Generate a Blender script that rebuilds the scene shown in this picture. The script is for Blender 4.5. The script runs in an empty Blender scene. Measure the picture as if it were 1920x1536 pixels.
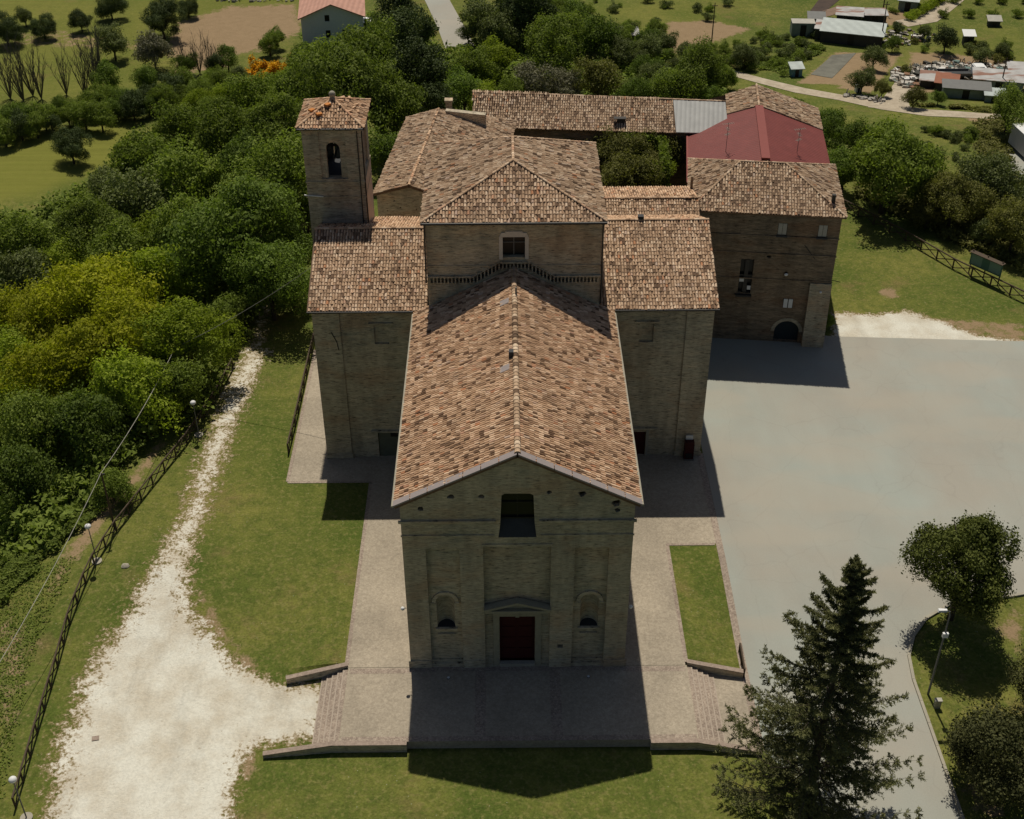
import bpy, bmesh, math, random
import numpy as np
from mathutils import Vector, Matrix, geometry
rad = math.radians
random.seed(7); RNG = np.random.default_rng(7)
C = bpy.context.scene.collection
SC = bpy.context.scene
# ---------------------------------------------------------------- camera
CAM = np.array([-.7414, -65.4795, 70.5616]); F = 2356.05; PT, YW, RL = .6210, .0060, -.0038
fw = np.array([math.sin(YW)*math.cos(PT), math.cos(YW)*math.cos(PT), -math.sin(PT)])
r0 = np.array([math.cos(YW), -math.sin(YW), 0]); u0 = np.cross(r0, fw)
rt = math.cos(RL)*r0+math.sin(RL)*u0; up = -math.sin(RL)*r0+math.cos(RL)*u0
cd = bpy.data.cameras.new('camera'); cam = bpy.data.objects.new('camera', cd); C.objects.link(cam)
cd.sensor_width = 36; cd.lens = F/1920*36; cd.clip_end = 3000; cd.clip_start = .5
mw = Matrix(((rt[0], up[0], -fw[0], CAM[0]), (rt[1], up[1], -fw[1], CAM[1]), (rt[2], up[2], -fw[2], CAM[2]), (0, 0, 0, 1)))
cam.matrix_world = mw; SC.camera = cam
# ---------------------------------------------------------------- light
SUN_EL, SUN_AZ = rad(62.5), rad(-5.2)
w = bpy.data.worlds.new('World'); SC.world = w; w.use_nodes = True
nt = w.node_tree; sky = nt.nodes.new('ShaderNodeTexSky'); sky.sky_type = 'NISHITA'; sky.sun_disc = False
sky.sun_elevation = SUN_EL; sky.sun_rotation = SUN_AZ; sky.air_density = 1.0; sky.dust_density = 1.5; sky.ozone_density = 1.0
bg = nt.nodes['Background']; nt.links.new(sky.outputs[0], bg.inputs[0]); bg.inputs[1].default_value = .05
ld = bpy.data.lights.new('sun', 'SUN'); ld.energy = 5.0; ld.angle = rad(.53); ld.color = (1, .93, .80)
lo = bpy.data.objects.new('sun', ld); C.objects.link(lo)
sv = Vector((math.sin(SUN_AZ)*math.cos(SUN_EL), math.cos(SUN_AZ)*math.cos(SUN_EL), math.sin(SUN_EL)))
lo.rotation_euler = (-sv).to_track_quat('-Z', 'Y').to_euler(); lo.location = (0, 0, 80)
SC.view_settings.view_transform = 'Standard'; SC.view_settings.look = 'None'; SC.view_settings.exposure = -.42; SC.view_settings.gamma = 1
SC.cycles.max_bounces = 6; SC.cycles.diffuse_bounces = 3; SC.cycles.transmission_bounces = 3; SC.cycles.transparent_max_bounces = 6

# ---------------------------------------------------------------- terrain
def sm(t): t = np.clip(t, 0, 1); return t*t*(3-2*t)
def H(x, y):
    x = np.asarray(x, float); y = np.asarray(y, float)
    A = sm((13-y)/13)
    wl = np.where(x < 0, sm((-13-x)/6), sm((x-12.7)/4.2)); wl = np.where(y < .2, 1., wl)
    near = -.75*A*wl
    xf = -36.5+np.maximum(0, y-6)*.17
    left = -7*sm((xf-x)/24)
    dx = np.maximum(0, x-62); dy = np.maximum(0, y-86)
    far = -4*sm(np.hypot(dx, dy)/60)
    roll = .5*np.sin(x*.045+1)*np.sin(y*.05)*sm((np.hypot(np.maximum(0, np.abs(x)-45), np.maximum(0, y-90)))/40)
    return near+np.minimum(left, far)+roll
def ray(px, py): return fw+(px-960)/F*rt-(py-768)/F*up
def G(px, py, dz=0.):
    d = ray(px, py); z = 0.
    for _ in range(12):
        t = (z+dz-CAM[2])/d[2]; p = CAM+t*d; z = float(H(p[0], p[1]))
    return float(p[0]), float(p[1])
def atz(px, py, z):
    d = ray(px, py); t = (z-CAM[2])/d[2]; p = CAM+t*d; return Vector(p)

# ---------------------------------------------------------------- materials
def newmat(n):
    m = bpy.data.materials.new(n); m.use_nodes = True; t = m.node_tree; b = t.nodes['Principled BSDF']
    b.inputs['Specular IOR Level'].default_value = .25; b.inputs['Roughness'].default_value = .85
    return m, t, b
def N(t, ty, **k):
    n = t.nodes.new('ShaderNode'+ty)
    for a, v in k.items(): setattr(n, a, v)
    return n
def L(t, a, b): t.links.new(a, b)
def pos(t, sc=(1, 1, 1), src='geo'):
    g = N(t, 'NewGeometry').outputs['Position'] if src == 'geo' else N(t, 'TexCoord').outputs['Object']
    m = N(t, 'Mapping'); m.inputs['Scale'].default_value = sc; L(t, g, m.inputs[0]); return m.outputs[0]
def noise(t, vec, scale, detail=4, rough=.6):
    n = N(t, 'TexNoise'); n.inputs['Scale'].default_value = scale; n.inputs['Detail'].default_value = detail; n.inputs['Roughness'].default_value = rough
    L(t, vec, n.inputs['Vector']); return n.outputs['Fac']
def ramp(t, fac, stops, interp='LINEAR'):
    r = N(t, 'ValToRGB'); r.color_ramp.interpolation = interp; e = r.color_ramp.elements
    while len(e) < len(stops): e.new(.5)
    for i, (p, c) in enumerate(stops):
        e[i].position = p; e[i].color = (c[0], c[1], c[2], 1) if not isinstance(c, (int, float)) else (c, c, c, 1)
    L(t, fac, r.inputs[0]); return r.outputs[0]
def mix(t, f, a, b, mode='MIX'):
    m = N(t, 'Mix', data_type='RGBA', blend_type=mode)
    for s, v in ((m.inputs[0], f), (m.inputs[6], a), (m.inputs[7], b)):
        if isinstance(v, (int, float)): s.default_value = v
        elif isinstance(v, tuple): s.default_value = (v[0], v[1], v[2], 1)
        else: L(t, v, s)
    return m.outputs[2]
def math_(t, op, a, b=0., c=None, clamp=False):
    m = N(t, 'Math', operation=op, use_clamp=clamp)
    for i, v in enumerate((a, b, c)):
        if v is None: continue
        if isinstance(v, (int, float)): m.inputs[i].default_value = v
        else: L(t, v, m.inputs[i])
    return m.outputs[0]
def bump(t, b, h, st=.4, d=.05):
    n = N(t, 'Bump'); n.inputs['Strength'].default_value = st; n.inputs['Distance'].default_value = d
    L(t, h, n.inputs['Height']); L(t, n.outputs[0], b.inputs['Normal'])
def plain(n, col, rough=.8, var=.25, sc=1.5, metal=0., bm=0., coarse=.35):
    m, t, b = newmat(n); p = pos(t)
    f = noise(t, p, sc, 6); f2 = noise(t, p, sc*9, 3)
    c = mix(t, f, tuple(max(0, x*(1-var)) for x in col), tuple(min(1, x*(1+var)) for x in col))
    c = mix(t, coarse, c, ramp(t, f2, [(.3, .55), (.7, 1.)]), 'MULTIPLY')
    L(t, c, b.inputs['Base Color']); b.inputs['Roughness'].default_value = rough; b.inputs['Metallic'].default_value = metal
    if bm: bump(t, b, f2, bm, .03)
    return m
M = {}
def brick(n, c1, c2, c3, dark=(.045, .035, .025), courses=1.):
    m, t, b = newmat(n)
    p1 = pos(t, (.5, .5, 3.2)); p2 = pos(t, (1.6, 1.6, 11*courses)); p3 = pos(t); p4 = pos(t, (3.5, 3.5, 13))
    a = noise(t, p1, 1.1, 5, .65); s = noise(t, p2, 1.2, 4, .7); lg = noise(t, p3, .16, 3); k = noise(t, p4, 1.0, 2, .5)
    c = mix(t, ramp(t, lg, [(.38, 0.), (.62, 1.)]), c1, c2)
    c = mix(t, ramp(t, a, [(.38, 0.), (.66, 1.)]), c, c3)
    rd = noise(t, pos(t, (.22, .22, .5)), 1., 4, .6); c = mix(t, ramp(t, rd, [(.50, 0.), (.64, .55)]), c, (c1[0]*1.0, c1[1]*.78, c1[2]*.66)); st_ = noise(t, pos(t, (.8, .8, .16)), .8, 4, .65); c = mix(t, .55, c, ramp(t, st_, [(.34, .55), (.6, 1.1)]), 'MULTIPLY')
    c = mix(t, ramp(t, s, [(.30, 1.), (.44, 0.)]), c, dark)
    c = mix(t, .55, c, ramp(t, s, [(.3, .4), (.75, 1.3)]), 'MULTIPLY')
    vr = N(t, 'TexBrick'); vr.inputs['Scale'].default_value = 1.; vr.inputs['Mortar Size'].default_value = .014; vr.inputs['Brick Width'].default_value = .30; vr.inputs['Row Height'].default_value = .085
    sx = N(t, 'SeparateXYZ'); L(t, p3, sx.inputs[0]); cb = N(t, 'CombineXYZ')
    L(t, math_(t, 'ADD', sx.outputs[0], sx.outputs[1]), cb.inputs[0]); L(t, sx.outputs[2], cb.inputs[1]); L(t, cb.outputs[0], vr.inputs['Vector'])
    vr.inputs['Color1'].default_value = (.75, .75, .75, 1); vr.inputs['Color2'].default_value = (1.15, 1.15, 1.15, 1); vr.inputs['Mortar'].default_value = (.95, .95, .9, 1)
    c = mix(t, .6, c, vr.outputs[0], 'MULTIPLY')
    L(t, c, b.inputs['Base Color']); b.inputs['Roughness'].default_value = .95
    bump(t, b, math_(t, 'ADD', s, k), .7, .06); return m
M['brick'] = brick('aged_brick', (.50, .435, .315), (.38, .36, .275), (.60, .51, .36), (.07, .065, .048))
M['brick_red'] = brick('red_brown_brick', (.24, .175, .115), (.17, .14, .10), (.34, .26, .175))
M['brick_tower'] = brick('tower_brick', (.52, .44, .33), (.40, .365, .28), (.60, .505, .38), (.08, .07, .05))
M['stone'] = plain('pale_stone', (.36, .33, .26), bm=.3); M['frame'] = plain('weathered_stone', (.33, .30, .215), bm=.3, var=.3, sc=3)
M['plaster'] = plain('plaster', (.42, .33, .25), bm=.2)
def tilemat(n, tint=(1, 1, 1), darkp=.13):
    m, t, b = newmat(n); g = N(t, 'NewGeometry'); r = g.outputs['Random Per Island']
    base = ramp(t, r, [(0, (.10, .060, .035)), (darkp, (.15, .09, .055)), (darkp+.05, (.36, .238, .150)), (.45, (.46, .318, .205)), (.72, (.57, .41, .28)), (.93, (.69, .54, .39)), (.955, (.46, .21, .10)), (1, (.52, .42, .34))])
    p = pos(t); lg = noise(t, p, .35, 5, .65); fn = noise(t, p, 5, 3)
    c = mix(t, ramp(t, lg, [(.45, 0.), (.75, .55)]), base, (.29, .205, .135))
    sk = noise(t, pos(t, (.9, .9, .9)), .9, 5, .7); c = mix(t, ramp(t, sk, [(.54, 0.), (.70, .55)]), c, (.13, .085, .055))
    c = mix(t, ramp(t, fn, [(.55, 0.), (.72, .42)]), c, (.18, .13, .085))
    c = mix(t, 1., c, tuple(tint), 'MULTIPLY')
    L(t, c, b.inputs['Base Color']); b.inputs['Roughness'].default_value = .9; bump(t, b, fn, .3, .02); return m
M['tile'] = tilemat('clay_tile', (1.03, 1., .98), .07); M['tile_grey'] = tilemat('weathered_clay_tile', (.94, .94, .93), .13)
M['tile_warm'] = tilemat('warm_clay_tile', (1.08, .99, .92), .10)
M['under'] = plain('tile_channel', (.17, .105, .065), var=.5, sc=3, bm=.4)
M['coping'] = plain('lead_coping', (.30, .26, .25), rough=.55, var=.12)
M['gutter'] = plain('gutter_copper', (.05, .045, .04), rough=.5)
M['red_roof'] = None
M['door_red'] = plain('dark_red_wood', (.055, .008, .007), rough=.6)
M['glass'] = plain('dark_glass', (.012, .013, .013), rough=.35)
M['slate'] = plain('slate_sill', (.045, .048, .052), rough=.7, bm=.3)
M['shutter'] = plain('pale_shutter', (.42, .40, .34), rough=.7)
M['white'] = plain('white_paint', (.72, .72, .70), rough=.5, var=.06, coarse=.1)
M['black'] = plain('black_iron', (.02, .02, .02), rough=.5)
M['iron'] = plain('grey_metal', (.16, .16, .15), rough=.5)
M['wood'] = plain('weathered_wood', (.085, .06, .04), bm=.3, sc=3)
M['bark'] = plain('bark', (.075, .058, .042), bm=.6, sc=4)
M['bark_grey'] = plain('grey_bark', (.13, .115, .09), bm=.5, sc=4)
M['rubble'] = plain('rubble', (.36, .33, .29), var=.6, sc=2)
M['net'] = plain('net_covered_crop', (.15, .145, .115), var=.6, sc=.5)
M['orange'] = plain('orange_tile', (.52, .20, .05))
def corr(n, col, axis=(1, 0, 0), pitch=6., rust=0.):
    m, t, b = newmat(n); p = pos(t); sx = N(t, 'VectorMath', operation='DOT_PRODUCT'); L(t, p, sx.inputs[0]); sx.inputs[1].default_value = axis
    s = math_(t, 'SINE', math_(t, 'MULTIPLY', sx.outputs['Value'], pitch)); s = math_(t, 'MULTIPLY_ADD', s, .5, .5)
    nz = noise(t, p, .8, 5)
    c = mix(t, ramp(t, nz, [(.35, 0.), (.7, 1.)]), tuple(x*.8 for x in col), col)
    c = mix(t, math_(t, 'MULTIPLY', s, .35), c, tuple(x*.6 for x in col))
    if rust: c = mix(t, ramp(t, noise(t, pos(t, (.25, 1, 1)), .7, 4), [(.5, 0.), (.6, rust)]), c, (.22, .09, .05))
    L(t, c, b.inputs['Base Color']); b.inputs['Roughness'].default_value = .6; bump(t, b, s, .6, .05); return m
M['red_roof'] = corr('red_panel_roof', (.20, .048, .040), (.115, .993, 0), 14.)
M['red_trim'] = plain('red_ridge_trim', (.24, .07, .06), var=.1)
M['zinc'] = corr('corrugated_zinc', (.46, .46, .44), (.993, -.115, 0), 12.)
M['sheet'] = corr('pale_roof_sheet', (.50, .55, .52), (1, .4, 0), 4.)
M['rusty'] = corr('rusty_sheet', (.48, .47, .45), (1, .3, 0), 3., .9)
M['pink_roof'] = corr('pink_tile_roof', (.55, .30, .22), (1, 0, 0), 8.)
# leaves
def leafmat(n, c1, c2, tr=.25):
    m, t, b = newmat(n); g = N(t, 'NewGeometry'); oi = N(t, 'ObjectInfo')
    nz = noise(t, pos(t, src='obj'), 1.6, 3)
    f = math_(t, 'ADD', math_(t, 'MULTIPLY', g.outputs['Random Per Island'], .5), math_(t, 'MULTIPLY', nz, .6), clamp=True)
    c = mix(t, f, c1, c2)
    c = mix(t, 1., c, ramp(t, oi.outputs['Random'], [(0, .75), (1, 1.2)]), 'MULTIPLY')
    L(t, c, b.inputs['Base Color']); b.inputs['Roughness'].default_value = .75; b.inputs['Specular IOR Level'].default_value = .15
    tl = N(t, 'BsdfTranslucent'); L(t, mix(t, 1., c, (1.1, 1.2, .6), 'MULTIPLY'), tl.inputs[0]); ms = N(t, 'MixShader'); ms.inputs[0].default_value = tr
    L(t, b.outputs[0], ms.inputs[1]); L(t, tl.outputs[0], ms.inputs[2]); L(t, ms.outputs[0], t.nodes['Material Output'].inputs[0]); return m
LEAF = dict(
    green=leafmat('leaf_green', (.085, .132, .022), (.26, .315, .060), .38),
    deep=leafmat('leaf_deep_green', (.060, .105, .020), (.205, .270, .052), .38),
    dark=leafmat('leaf_dark', (.034, .052, .020), (.105, .135, .045), .2),
    yellow=leafmat('leaf_yellow_green', (.205, .245, .018), (.45, .44, .030), .42),
    lime=leafmat('leaf_lime', (.15, .215, .020), (.36, .42, .048), .40),
    olive=leafmat('leaf_olive', (.085, .108, .036), (.215, .245, .090), .28),
    grey=leafmat('leaf_grey', (.13, .125, .078), (.26, .25, .16), .2),
    brown=leafmat('leaf_brown_green', (.095, .105, .026), (.26, .25, .075), .32),
    cedar=leafmat('needle_cedar', (.036, .044, .017), (.130, .132, .045), .15),
    spruce=leafmat('needle_spruce', (.045, .060, .026), (.25, .245, .10), .15),
    pine=leafmat('needle_pine', (.042, .062, .014), (.165, .185, .038), .18),
    flower=leafmat('broom_flower', (.50, .25, .01), (.75, .40, .01), .3))
# paving
def paving(n, c1, c2, scale, cobble=False):
    m, t, b = newmat(n); p = pos(t)
    v = N(t, 'TexVoronoi', feature='DISTANCE_TO_EDGE'); v.inputs['Scale'].default_value = scale; L(t, p, v.inputs[0])
    v2 = N(t, 'TexVoronoi'); v2.inputs['Scale'].default_value = scale; L(t, p, v2.inputs[0])
    st = noise(t, p, .22, 5, .6); fi = noise(t, p, 3, 4)
    c = mix(t, v2.outputs['Color'], c1, c2) if not cobble else mix(t, v2.outputs['Distance'], c1, c2)
    cc = N(t, 'SeparateColor'); L(t, v2.outputs['Color'], cc.inputs[0]); c = mix(t, cc.outputs[0], c1, c2)
    c = mix(t, .6, c, ramp(t, st, [(.35, .68), (.65, 1.08)]), 'MULTIPLY')
    c = mix(t, .35, c, ramp(t, fi, [(.3, .5), (.7, 1.15)]), 'MULTIPLY')
    c = mix(t, ramp(t, v.outputs['Distance'], [(0, .55 if cobble else .16), (.06 if cobble else .03, 0.)]), c, tuple(x*.45 for x in c1))
    L(t, c, b.inputs['Base Color']); bump(t, b, v.outputs['Distance'], .4, .02); return m
M['paving'] = paving('porphyry_paving', (.335, .283, .212), (.43, .368, .28), 9.)
M['cobble'] = paving('cobble_band', (.27, .21, .165), (.44, .36, .285), 9., True)
M['nosing'] = plain('pale_step_nosing', (.40, .33, .265), var=.3, sc=4)
M['wallcap'] = paving('brick_cap', (.29, .225, .18), (.38, .30, .24), 7.)
def asphalt():
    m, t, b = newmat('worn_asphalt'); p = pos(t)
    a = noise(t, p, .07, 4, .55); s = noise(t, pos(t, (1, .35, 1)), .25, 5, .6); g = noise(t, p, 12, 3)
    c = mix(t, ramp(t, a, [(.38, 0.), (.62, 1.)]), (.335, .315, .265), (.325, .345, .305))
    c = mix(t, .5, c, ramp(t, s, [(.3, .86), (.7, 1.06)]), 'MULTIPLY'); c = mix(t, .25, c, ramp(t, g, [(.3, .7), (.7, 1.1)]), 'MULTIPLY')
    cr = N(t, 'TexVoronoi', feature='DISTANCE_TO_EDGE'); cr.inputs['Scale'].default_value = .16; wv = N(t, 'VectorMath', operation='ADD'); L(t, p, wv.inputs[0]); nv = N(t, 'TexNoise'); nv.inputs['Scale'].default_value = .7; nv.inputs['Detail'].default_value = 5; L(t, p, nv.inputs['Vector']); L(t, nv.outputs['Color'], wv.inputs[1]); L(t, wv.outputs[0], cr.inputs[0])
    c = mix(t, ramp(t, cr.outputs['Distance'], [(0, .12), (.012, 0.)]), c, (.16, .15, .13)); pt = noise(t, pos(t, (.35, 1, 1)), .16, 2, .4); c = mix(t, ramp(t, pt, [(.52, 0.), (.60, .4)]), c, (.37, .33, .265))
    sp = noise(t, p, .6, 2); c = mix(t, ramp(t, sp, [(.74, 0.), (.78, .5)]), c, (.30, .23, .18))
    L(t, c, b.inputs['Base Color']); bump(t, b, g, .25, .01); return m
M['asphalt'] = asphalt()
def dirt(n, c1, c2, sc=.8):
    m, t, b = newmat(n); p = pos(t); a = noise(t, p, sc, 6, .7); g = noise(t, p, 7, 3)
    c = mix(t, ramp(t, a, [(.35, 0.), (.65, 1.)]), c1, c2); c = mix(t, .35, c, ramp(t, g, [(.3, .6), (.7, 1.15)]), 'MULTIPLY')
    L(t, c, b.inputs['Base Color']); bump(t, b, g, .4, .03); return m
M['dirt'] = dirt('pale_dirt', (.34, .28, .20), (.48, .41, .31))
M['soil'] = dirt('brown_soil', (.17, .11, .075), (.24, .165, .115))
M['darksoil'] = dirt('dark_soil', (.05, .034, .026), (.075, .05, .036))
def ground():
    m, t, b = newmat('ground_cover'); p = pos(t)
    at = N(t, 'Attribute', attribute_name='zone'); sc = N(t, 'SeparateColor'); L(t, at.outputs['Color'], sc.inputs[0])
    lg = noise(t, p, .09, 4, .6); md = noise(t, p, .9, 5, .65); fi = noise(t, p, 6, 4, .7); v = noise(t, p, 2.6, 3, .6)
    grass = mix(t, ramp(t, lg, [(.36, 0.), (.64, 1.)]), (.080, .112, .020), (.180, .178, .042))
    grass = mix(t, ramp(t, md, [(.40, 0.), (.68, .75)]), grass, (.066, .094, .017))
    grass = mix(t, ramp(t, v, [(.50, 0.), (.68, .6)]), grass, (.225, .200, .070))
    br = noise(t, p, .17, 5, .7); grass = mix(t, ramp(t, br, [(.57, 0.), (.70, .55)]), grass, (.19, .135, .06))
    grass = mix(t, .55, grass, ramp(t, fi, [(.3, .35), (.72, 1.5)]), 'MULTIPLY')
    sp = N(t, 'TexVoronoi'); sp.inputs['Scale'].default_value = 1.9; L(t, p, sp.inputs[0])
    spk = math_(t, 'MULTIPLY', math_(t, 'LESS_THAN', sp.outputs['Distance'], .055), math_(t, 'GREATER_THAN', noise(t, p, .35, 2), .52))
    grass = mix(t, math_(t, 'MULTIPLY', spk, .7), grass, (.45, .45, .35))
    # ripe field tone (blue channel)
    wheat = mix(t, md, (.145, .155, .026), (.195, .190, .042)); wheat = mix(t, .4, wheat, ramp(t, noise(t, pos(t, (.06, 1, 1)), 1.2, 3), [(.35, .75), (.65, 1.1)]), 'MULTIPLY')
    c = mix(t, sc.outputs[2], grass, wheat)
    # bare soil (green channel)
    soil = mix(t, md, (.22, .155, .085), (.33, .235, .14)); soil = mix(t, .4, soil, ramp(t, fi, [(.3, .6), (.7, 1.2)]), 'MULTIPLY')
    sf = math_(t, 'MULTIPLY_ADD', math_(t, 'ADD', math_(t, 'MULTIPLY', md, .65), math_(t, 'MULTIPLY', fi, .35)), 1.5, math_(t, 'MULTIPLY_ADD', sc.outputs[1], 1.6, -1.55))
    sf = ramp(t, sf, [(.02, 0.), (.22, 1.)])
    c = mix(t, sf, c, soil)
    # gravel (red channel)
    gn = math_(t, 'ADD', math_(t, 'MULTIPLY', md, .42), math_(t, 'ADD', math_(t, 'MULTIPLY', fi, .40), math_(t, 'MULTIPLY', v, .35)))
    gf0 = math_(t, 'MULTIPLY_ADD', sc.outputs[0], 2.6, math_(t, 'MULTIPLY_ADD', gn, 6., -4.45))
    brown = ramp(t, gf0, [(.04, 0.), (.40, .9)]); gf = ramp(t, gf0, [(.38, 0.), (.72, 1.)])
    c = mix(t, math_(t, 'MULTIPLY', brown, .75), c, (.27, .19, .11))
    gc = mix(t, ramp(t, noise(t, p, .35, 5, .6), [(.35, 0.), (.62, 1.)]), (.54, .49, .39), (.67, .65, .56))
    rut = ramp(t, noise(t, pos(t, (1., .22, 1)), .8, 4, .6), [(.30, .72), (.5, 1.)]); gc = mix(t, .45, gc, rut, 'MULTIPLY')
    gc = mix(t, ramp(t, gf0, [(.6, .75), (1., 0.)]), gc, (.42, .34, .235))
    gc = mix(t, .5, gc, ramp(t, fi, [(.28, .62), (.62, 1.08)]), 'MULTIPLY')
    c = mix(t, gf, c, gc)
    L(t, c, b.inputs['Base Color']); b.inputs['Roughness'].default_value = 1.; b.inputs['Specular IOR Level'].default_value = .1
    bump(t, b, math_(t, 'ADD', fi, md), .6, .10); return m
M['ground'] = ground()

# ---------------------------------------------------------------- helpers
def tag(o, label=None, cat=None, group=None, kind=None):
    if label: o['label'] = label
    if cat: o['category'] = cat
    if group: o['group'] = group
    if kind: o['kind'] = kind
    return o
def empty(name, loc, label, cat, group=None):
    o = bpy.data.objects.new(name, None); C.objects.link(o); o.location = loc; o.empty_display_size = .5
    return tag(o, label, cat, group)
def wloc(o):
    v = Vector(o.location)
    while o.parent: o = o.parent; v += Vector(o.location)
    return v
class MB:
    def __init__(s): s.v = []; s.f = []
    def add(s, vs, fs):
        n = len(s.v); s.v += [tuple(x) for x in vs]; s.f += [tuple(i+n for i in f) for f in fs]; return s
    def box(s, c, d, rz=0., T=None):
        x, y, z = d[0]/2, d[1]/2, d[2]/2; cs, sn = math.cos(rz), math.sin(rz)
        vs = [(a*x, b*y, e*z) for e in (-1, 1) for b in (-1, 1) for a in (-1, 1)]
        vs = [(c[0]+p[0]*cs-p[1]*sn, c[1]+p[0]*sn+p[1]*cs, c[2]+p[2]) for p in vs]
        return s.add(vs, [(0, 2, 3, 1), (4, 5, 7, 6), (0, 1, 5, 4), (2, 6, 7, 3), (0, 4, 6, 2), (1, 3, 7, 5)])
    def b2(s, x0, x1, y0, y1, z0, z1): return s.box(((x0+x1)/2, (y0+y1)/2, (z0+z1)/2), (x1-x0, y1-y0, z1-z0))
    def prism(s, bot, top):
        n = len(bot); s.add(list(bot)+list(top), [tuple(range(n))[::-1], tuple(range(n, 2*n))]+[(i, (i+1) % n, n+(i+1) % n, n+i) for i in range(n)]); return s
    def beam(s, a, b, w_, h_):
        a, b = Vector(a), Vector(b); d = (b-a).normalized(); up_ = Vector((0, 0, 1)) if abs(d.z) < .95 else Vector((1, 0, 0))
        x = d.cross(up_).normalized()*w_/2; y = x.cross(d).normalized()*h_/2
        q = [x+y, -x+y, -x-y, x-y]; return s.prism([a+k for k in q], [b+k for k in q])
    def tube(s, pts, rs, seg=8):
        pts = [Vector(p) for p in pts]; rings = []
        for i, p in enumerate(pts):
            d = (pts[min(i+1, len(pts)-1)]-pts[max(i-1, 0)]).normalized(); u = Vector((0, 0, 1)) if abs(d.z) < .9 else Vector((1, 0, 0))
            x = d.cross(u).normalized(); y = x.cross(d); r = rs[i] if isinstance(rs, (list, tuple)) else rs
            rings.append([p+x*r*math.cos(2*math.pi*k/seg)+y*r*math.sin(2*math.pi*k/seg) for k in range(seg)])
        n = len(s.v); s.v += [tuple(q) for r in rings for q in r]
        for i in range(len(rings)-1):
            for k in range(seg): s.f.append((n+i*seg+k, n+i*seg+(k+1) % seg, n+(i+1)*seg+(k+1) % seg, n+(i+1)*seg+k))
        s.f.append(tuple(n+k for k in range(seg))[::-1]); s.f.append(tuple(n+(len(rings)-1)*seg+k for k in range(seg))); return s
    def sphere(s, c, r, sc=(1, 1, 1), seg=12, rings=8, jit=0.):
        vs = []; 
        for i in range(rings+1):
            th = math.pi*i/rings
            for k in range(seg):
                ph = 2*math.pi*k/seg; j = 1+random.uniform(-jit, jit)
                vs.append((c[0]+r*sc[0]*j*math.sin(th)*math.cos(ph), c[1]+r*sc[1]*j*math.sin(th)*math.sin(ph), c[2]+r*sc[2]*j*math.cos(th)))
        fs = [(i*seg+k, (i+1)*seg+k, (i+1)*seg+(k+1) % seg, i*seg+(k+1) % seg) for i in range(rings) for k in range(seg)]
        return s.add(vs, fs)
    def build(s, name, mat, parent=None, smooth=False):
        me = bpy.data.meshes.new(name); v = s.v
        if parent is not None:
            o_ = wloc(parent); v = [(p[0]-o_.x, p[1]-o_.y, p[2]-o_.z) for p in v]
        me.from_pydata(v, [], s.f); me.materials.append(mat); me.validate()
        if smooth: me.polygons.foreach_set('use_smooth', [True]*len(me.polygons))
        o = bpy.data.objects.new(name, me); C.objects.link(o); o.parent = parent; return o
def npmesh(name, V, Fq, mat, parent=None):
    """V (n,3); Fq (m,4)"""
    me = bpy.data.meshes.new(name); V = np.asarray(V, np.float32).reshape(-1, 3)
    if parent is not None: V = V-np.array(wloc(parent), np.float32)
    Fq = np.asarray(Fq, np.int32); m, k = Fq.shape
    me.vertices.add(len(V)); me.vertices.foreach_set('co', V.ravel()); me.loops.add(m*k); me.loops.foreach_set('vertex_index', Fq.ravel())
    me.polygons.add(m); me.polygons.foreach_set('loop_start', np.arange(0, m*k, k, dtype=np.int32)); me.update(calc_edges=True); me.materials.append(mat)
    o = bpy.data.objects.new(name, me); C.objects.link(o); o.parent = parent; return o
def drape(name, poly, dz, mat, step=2.5, kind='structure', flat=None):
    bm = bmesh.new(); vs = [bm.verts.new((p[0], p[1], 0)) for p in poly]; bm.faces.new(vs)
    xs = [p[0] for p in poly]; ys = [p[1] for p in poly]
    for ax, lo_, hi in ((0, min(xs), max(xs)), (1, min(ys), max(ys))):
        k = math.floor(lo_/step)*step+step
        while k < hi and flat is None:
            co = (k, 0, 0) if ax == 0 else (0, k, 0); no = (1, 0, 0) if ax == 0 else (0, 1, 0)
            bmesh.ops.bisect_plane(bm, geom=bm.verts[:]+bm.edges[:]+bm.faces[:], plane_co=co, plane_no=no); k += step
    bmesh.ops.triangulate(bm, faces=bm.faces[:])
    for v in bm.verts: v.co.z = (float(H(v.co.x, v.co.y)) if flat is None else flat)+dz
    bmesh.ops.recalc_face_normals(bm, faces=bm.faces[:])
    if sum(f.normal.z for f in bm.faces) < 0: bmesh.ops.reverse_faces(bm, faces=bm.faces[:])
    me = bpy.data.meshes.new(name); bm.to_mesh(me); bm.free(); me.materials.append(mat)
    o = bpy.data.objects.new(name, me); C.objects.link(o)
    if kind: o['kind'] = kind
    return o
def panel(mb, O, ux, n, outer, holes, depth):
    """wall face in plane through O, ux horizontal, z up; n = inward normal; holes get reveals 'depth' deep (number or list)"""
    O, ux, n = Vector(O), Vector(ux), Vector(n); P = lambda q, d=0: O+ux*q[0]+Vector((0, 0, q[1]))+n*d
    loops = [outer]+list(holes); flat = [q for l in loops for q in l]
    tris = geometry.tessellate_polygon([[Vector((q[0], q[1], 0)) for q in l] for l in loops])
    mb.add([P(q) for q in flat], [tuple(t) for t in tris])
    for i, h in enumerate(holes):
        d = depth[i] if isinstance(depth, (list, tuple)) else depth
        if not d: continue
        k = len(h); mb.add([P(q) for q in h]+[P(q, d) for q in h], [(j, (j+1) % k, k+(j+1) % k, k+j) for j in range(k)])
def rect(x0, x1, z0, z1): return [(x0, z0), (x1, z0), (x1, z1), (x0, z1)]
def arch(cx, r, z0, z1, n=10): return [(cx-r, z0), (cx+r, z0)]+[(cx+r*math.cos(math.pi*k/n), z1+r*math.sin(math.pi*k/n)) for k in range(n+1)]
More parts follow.
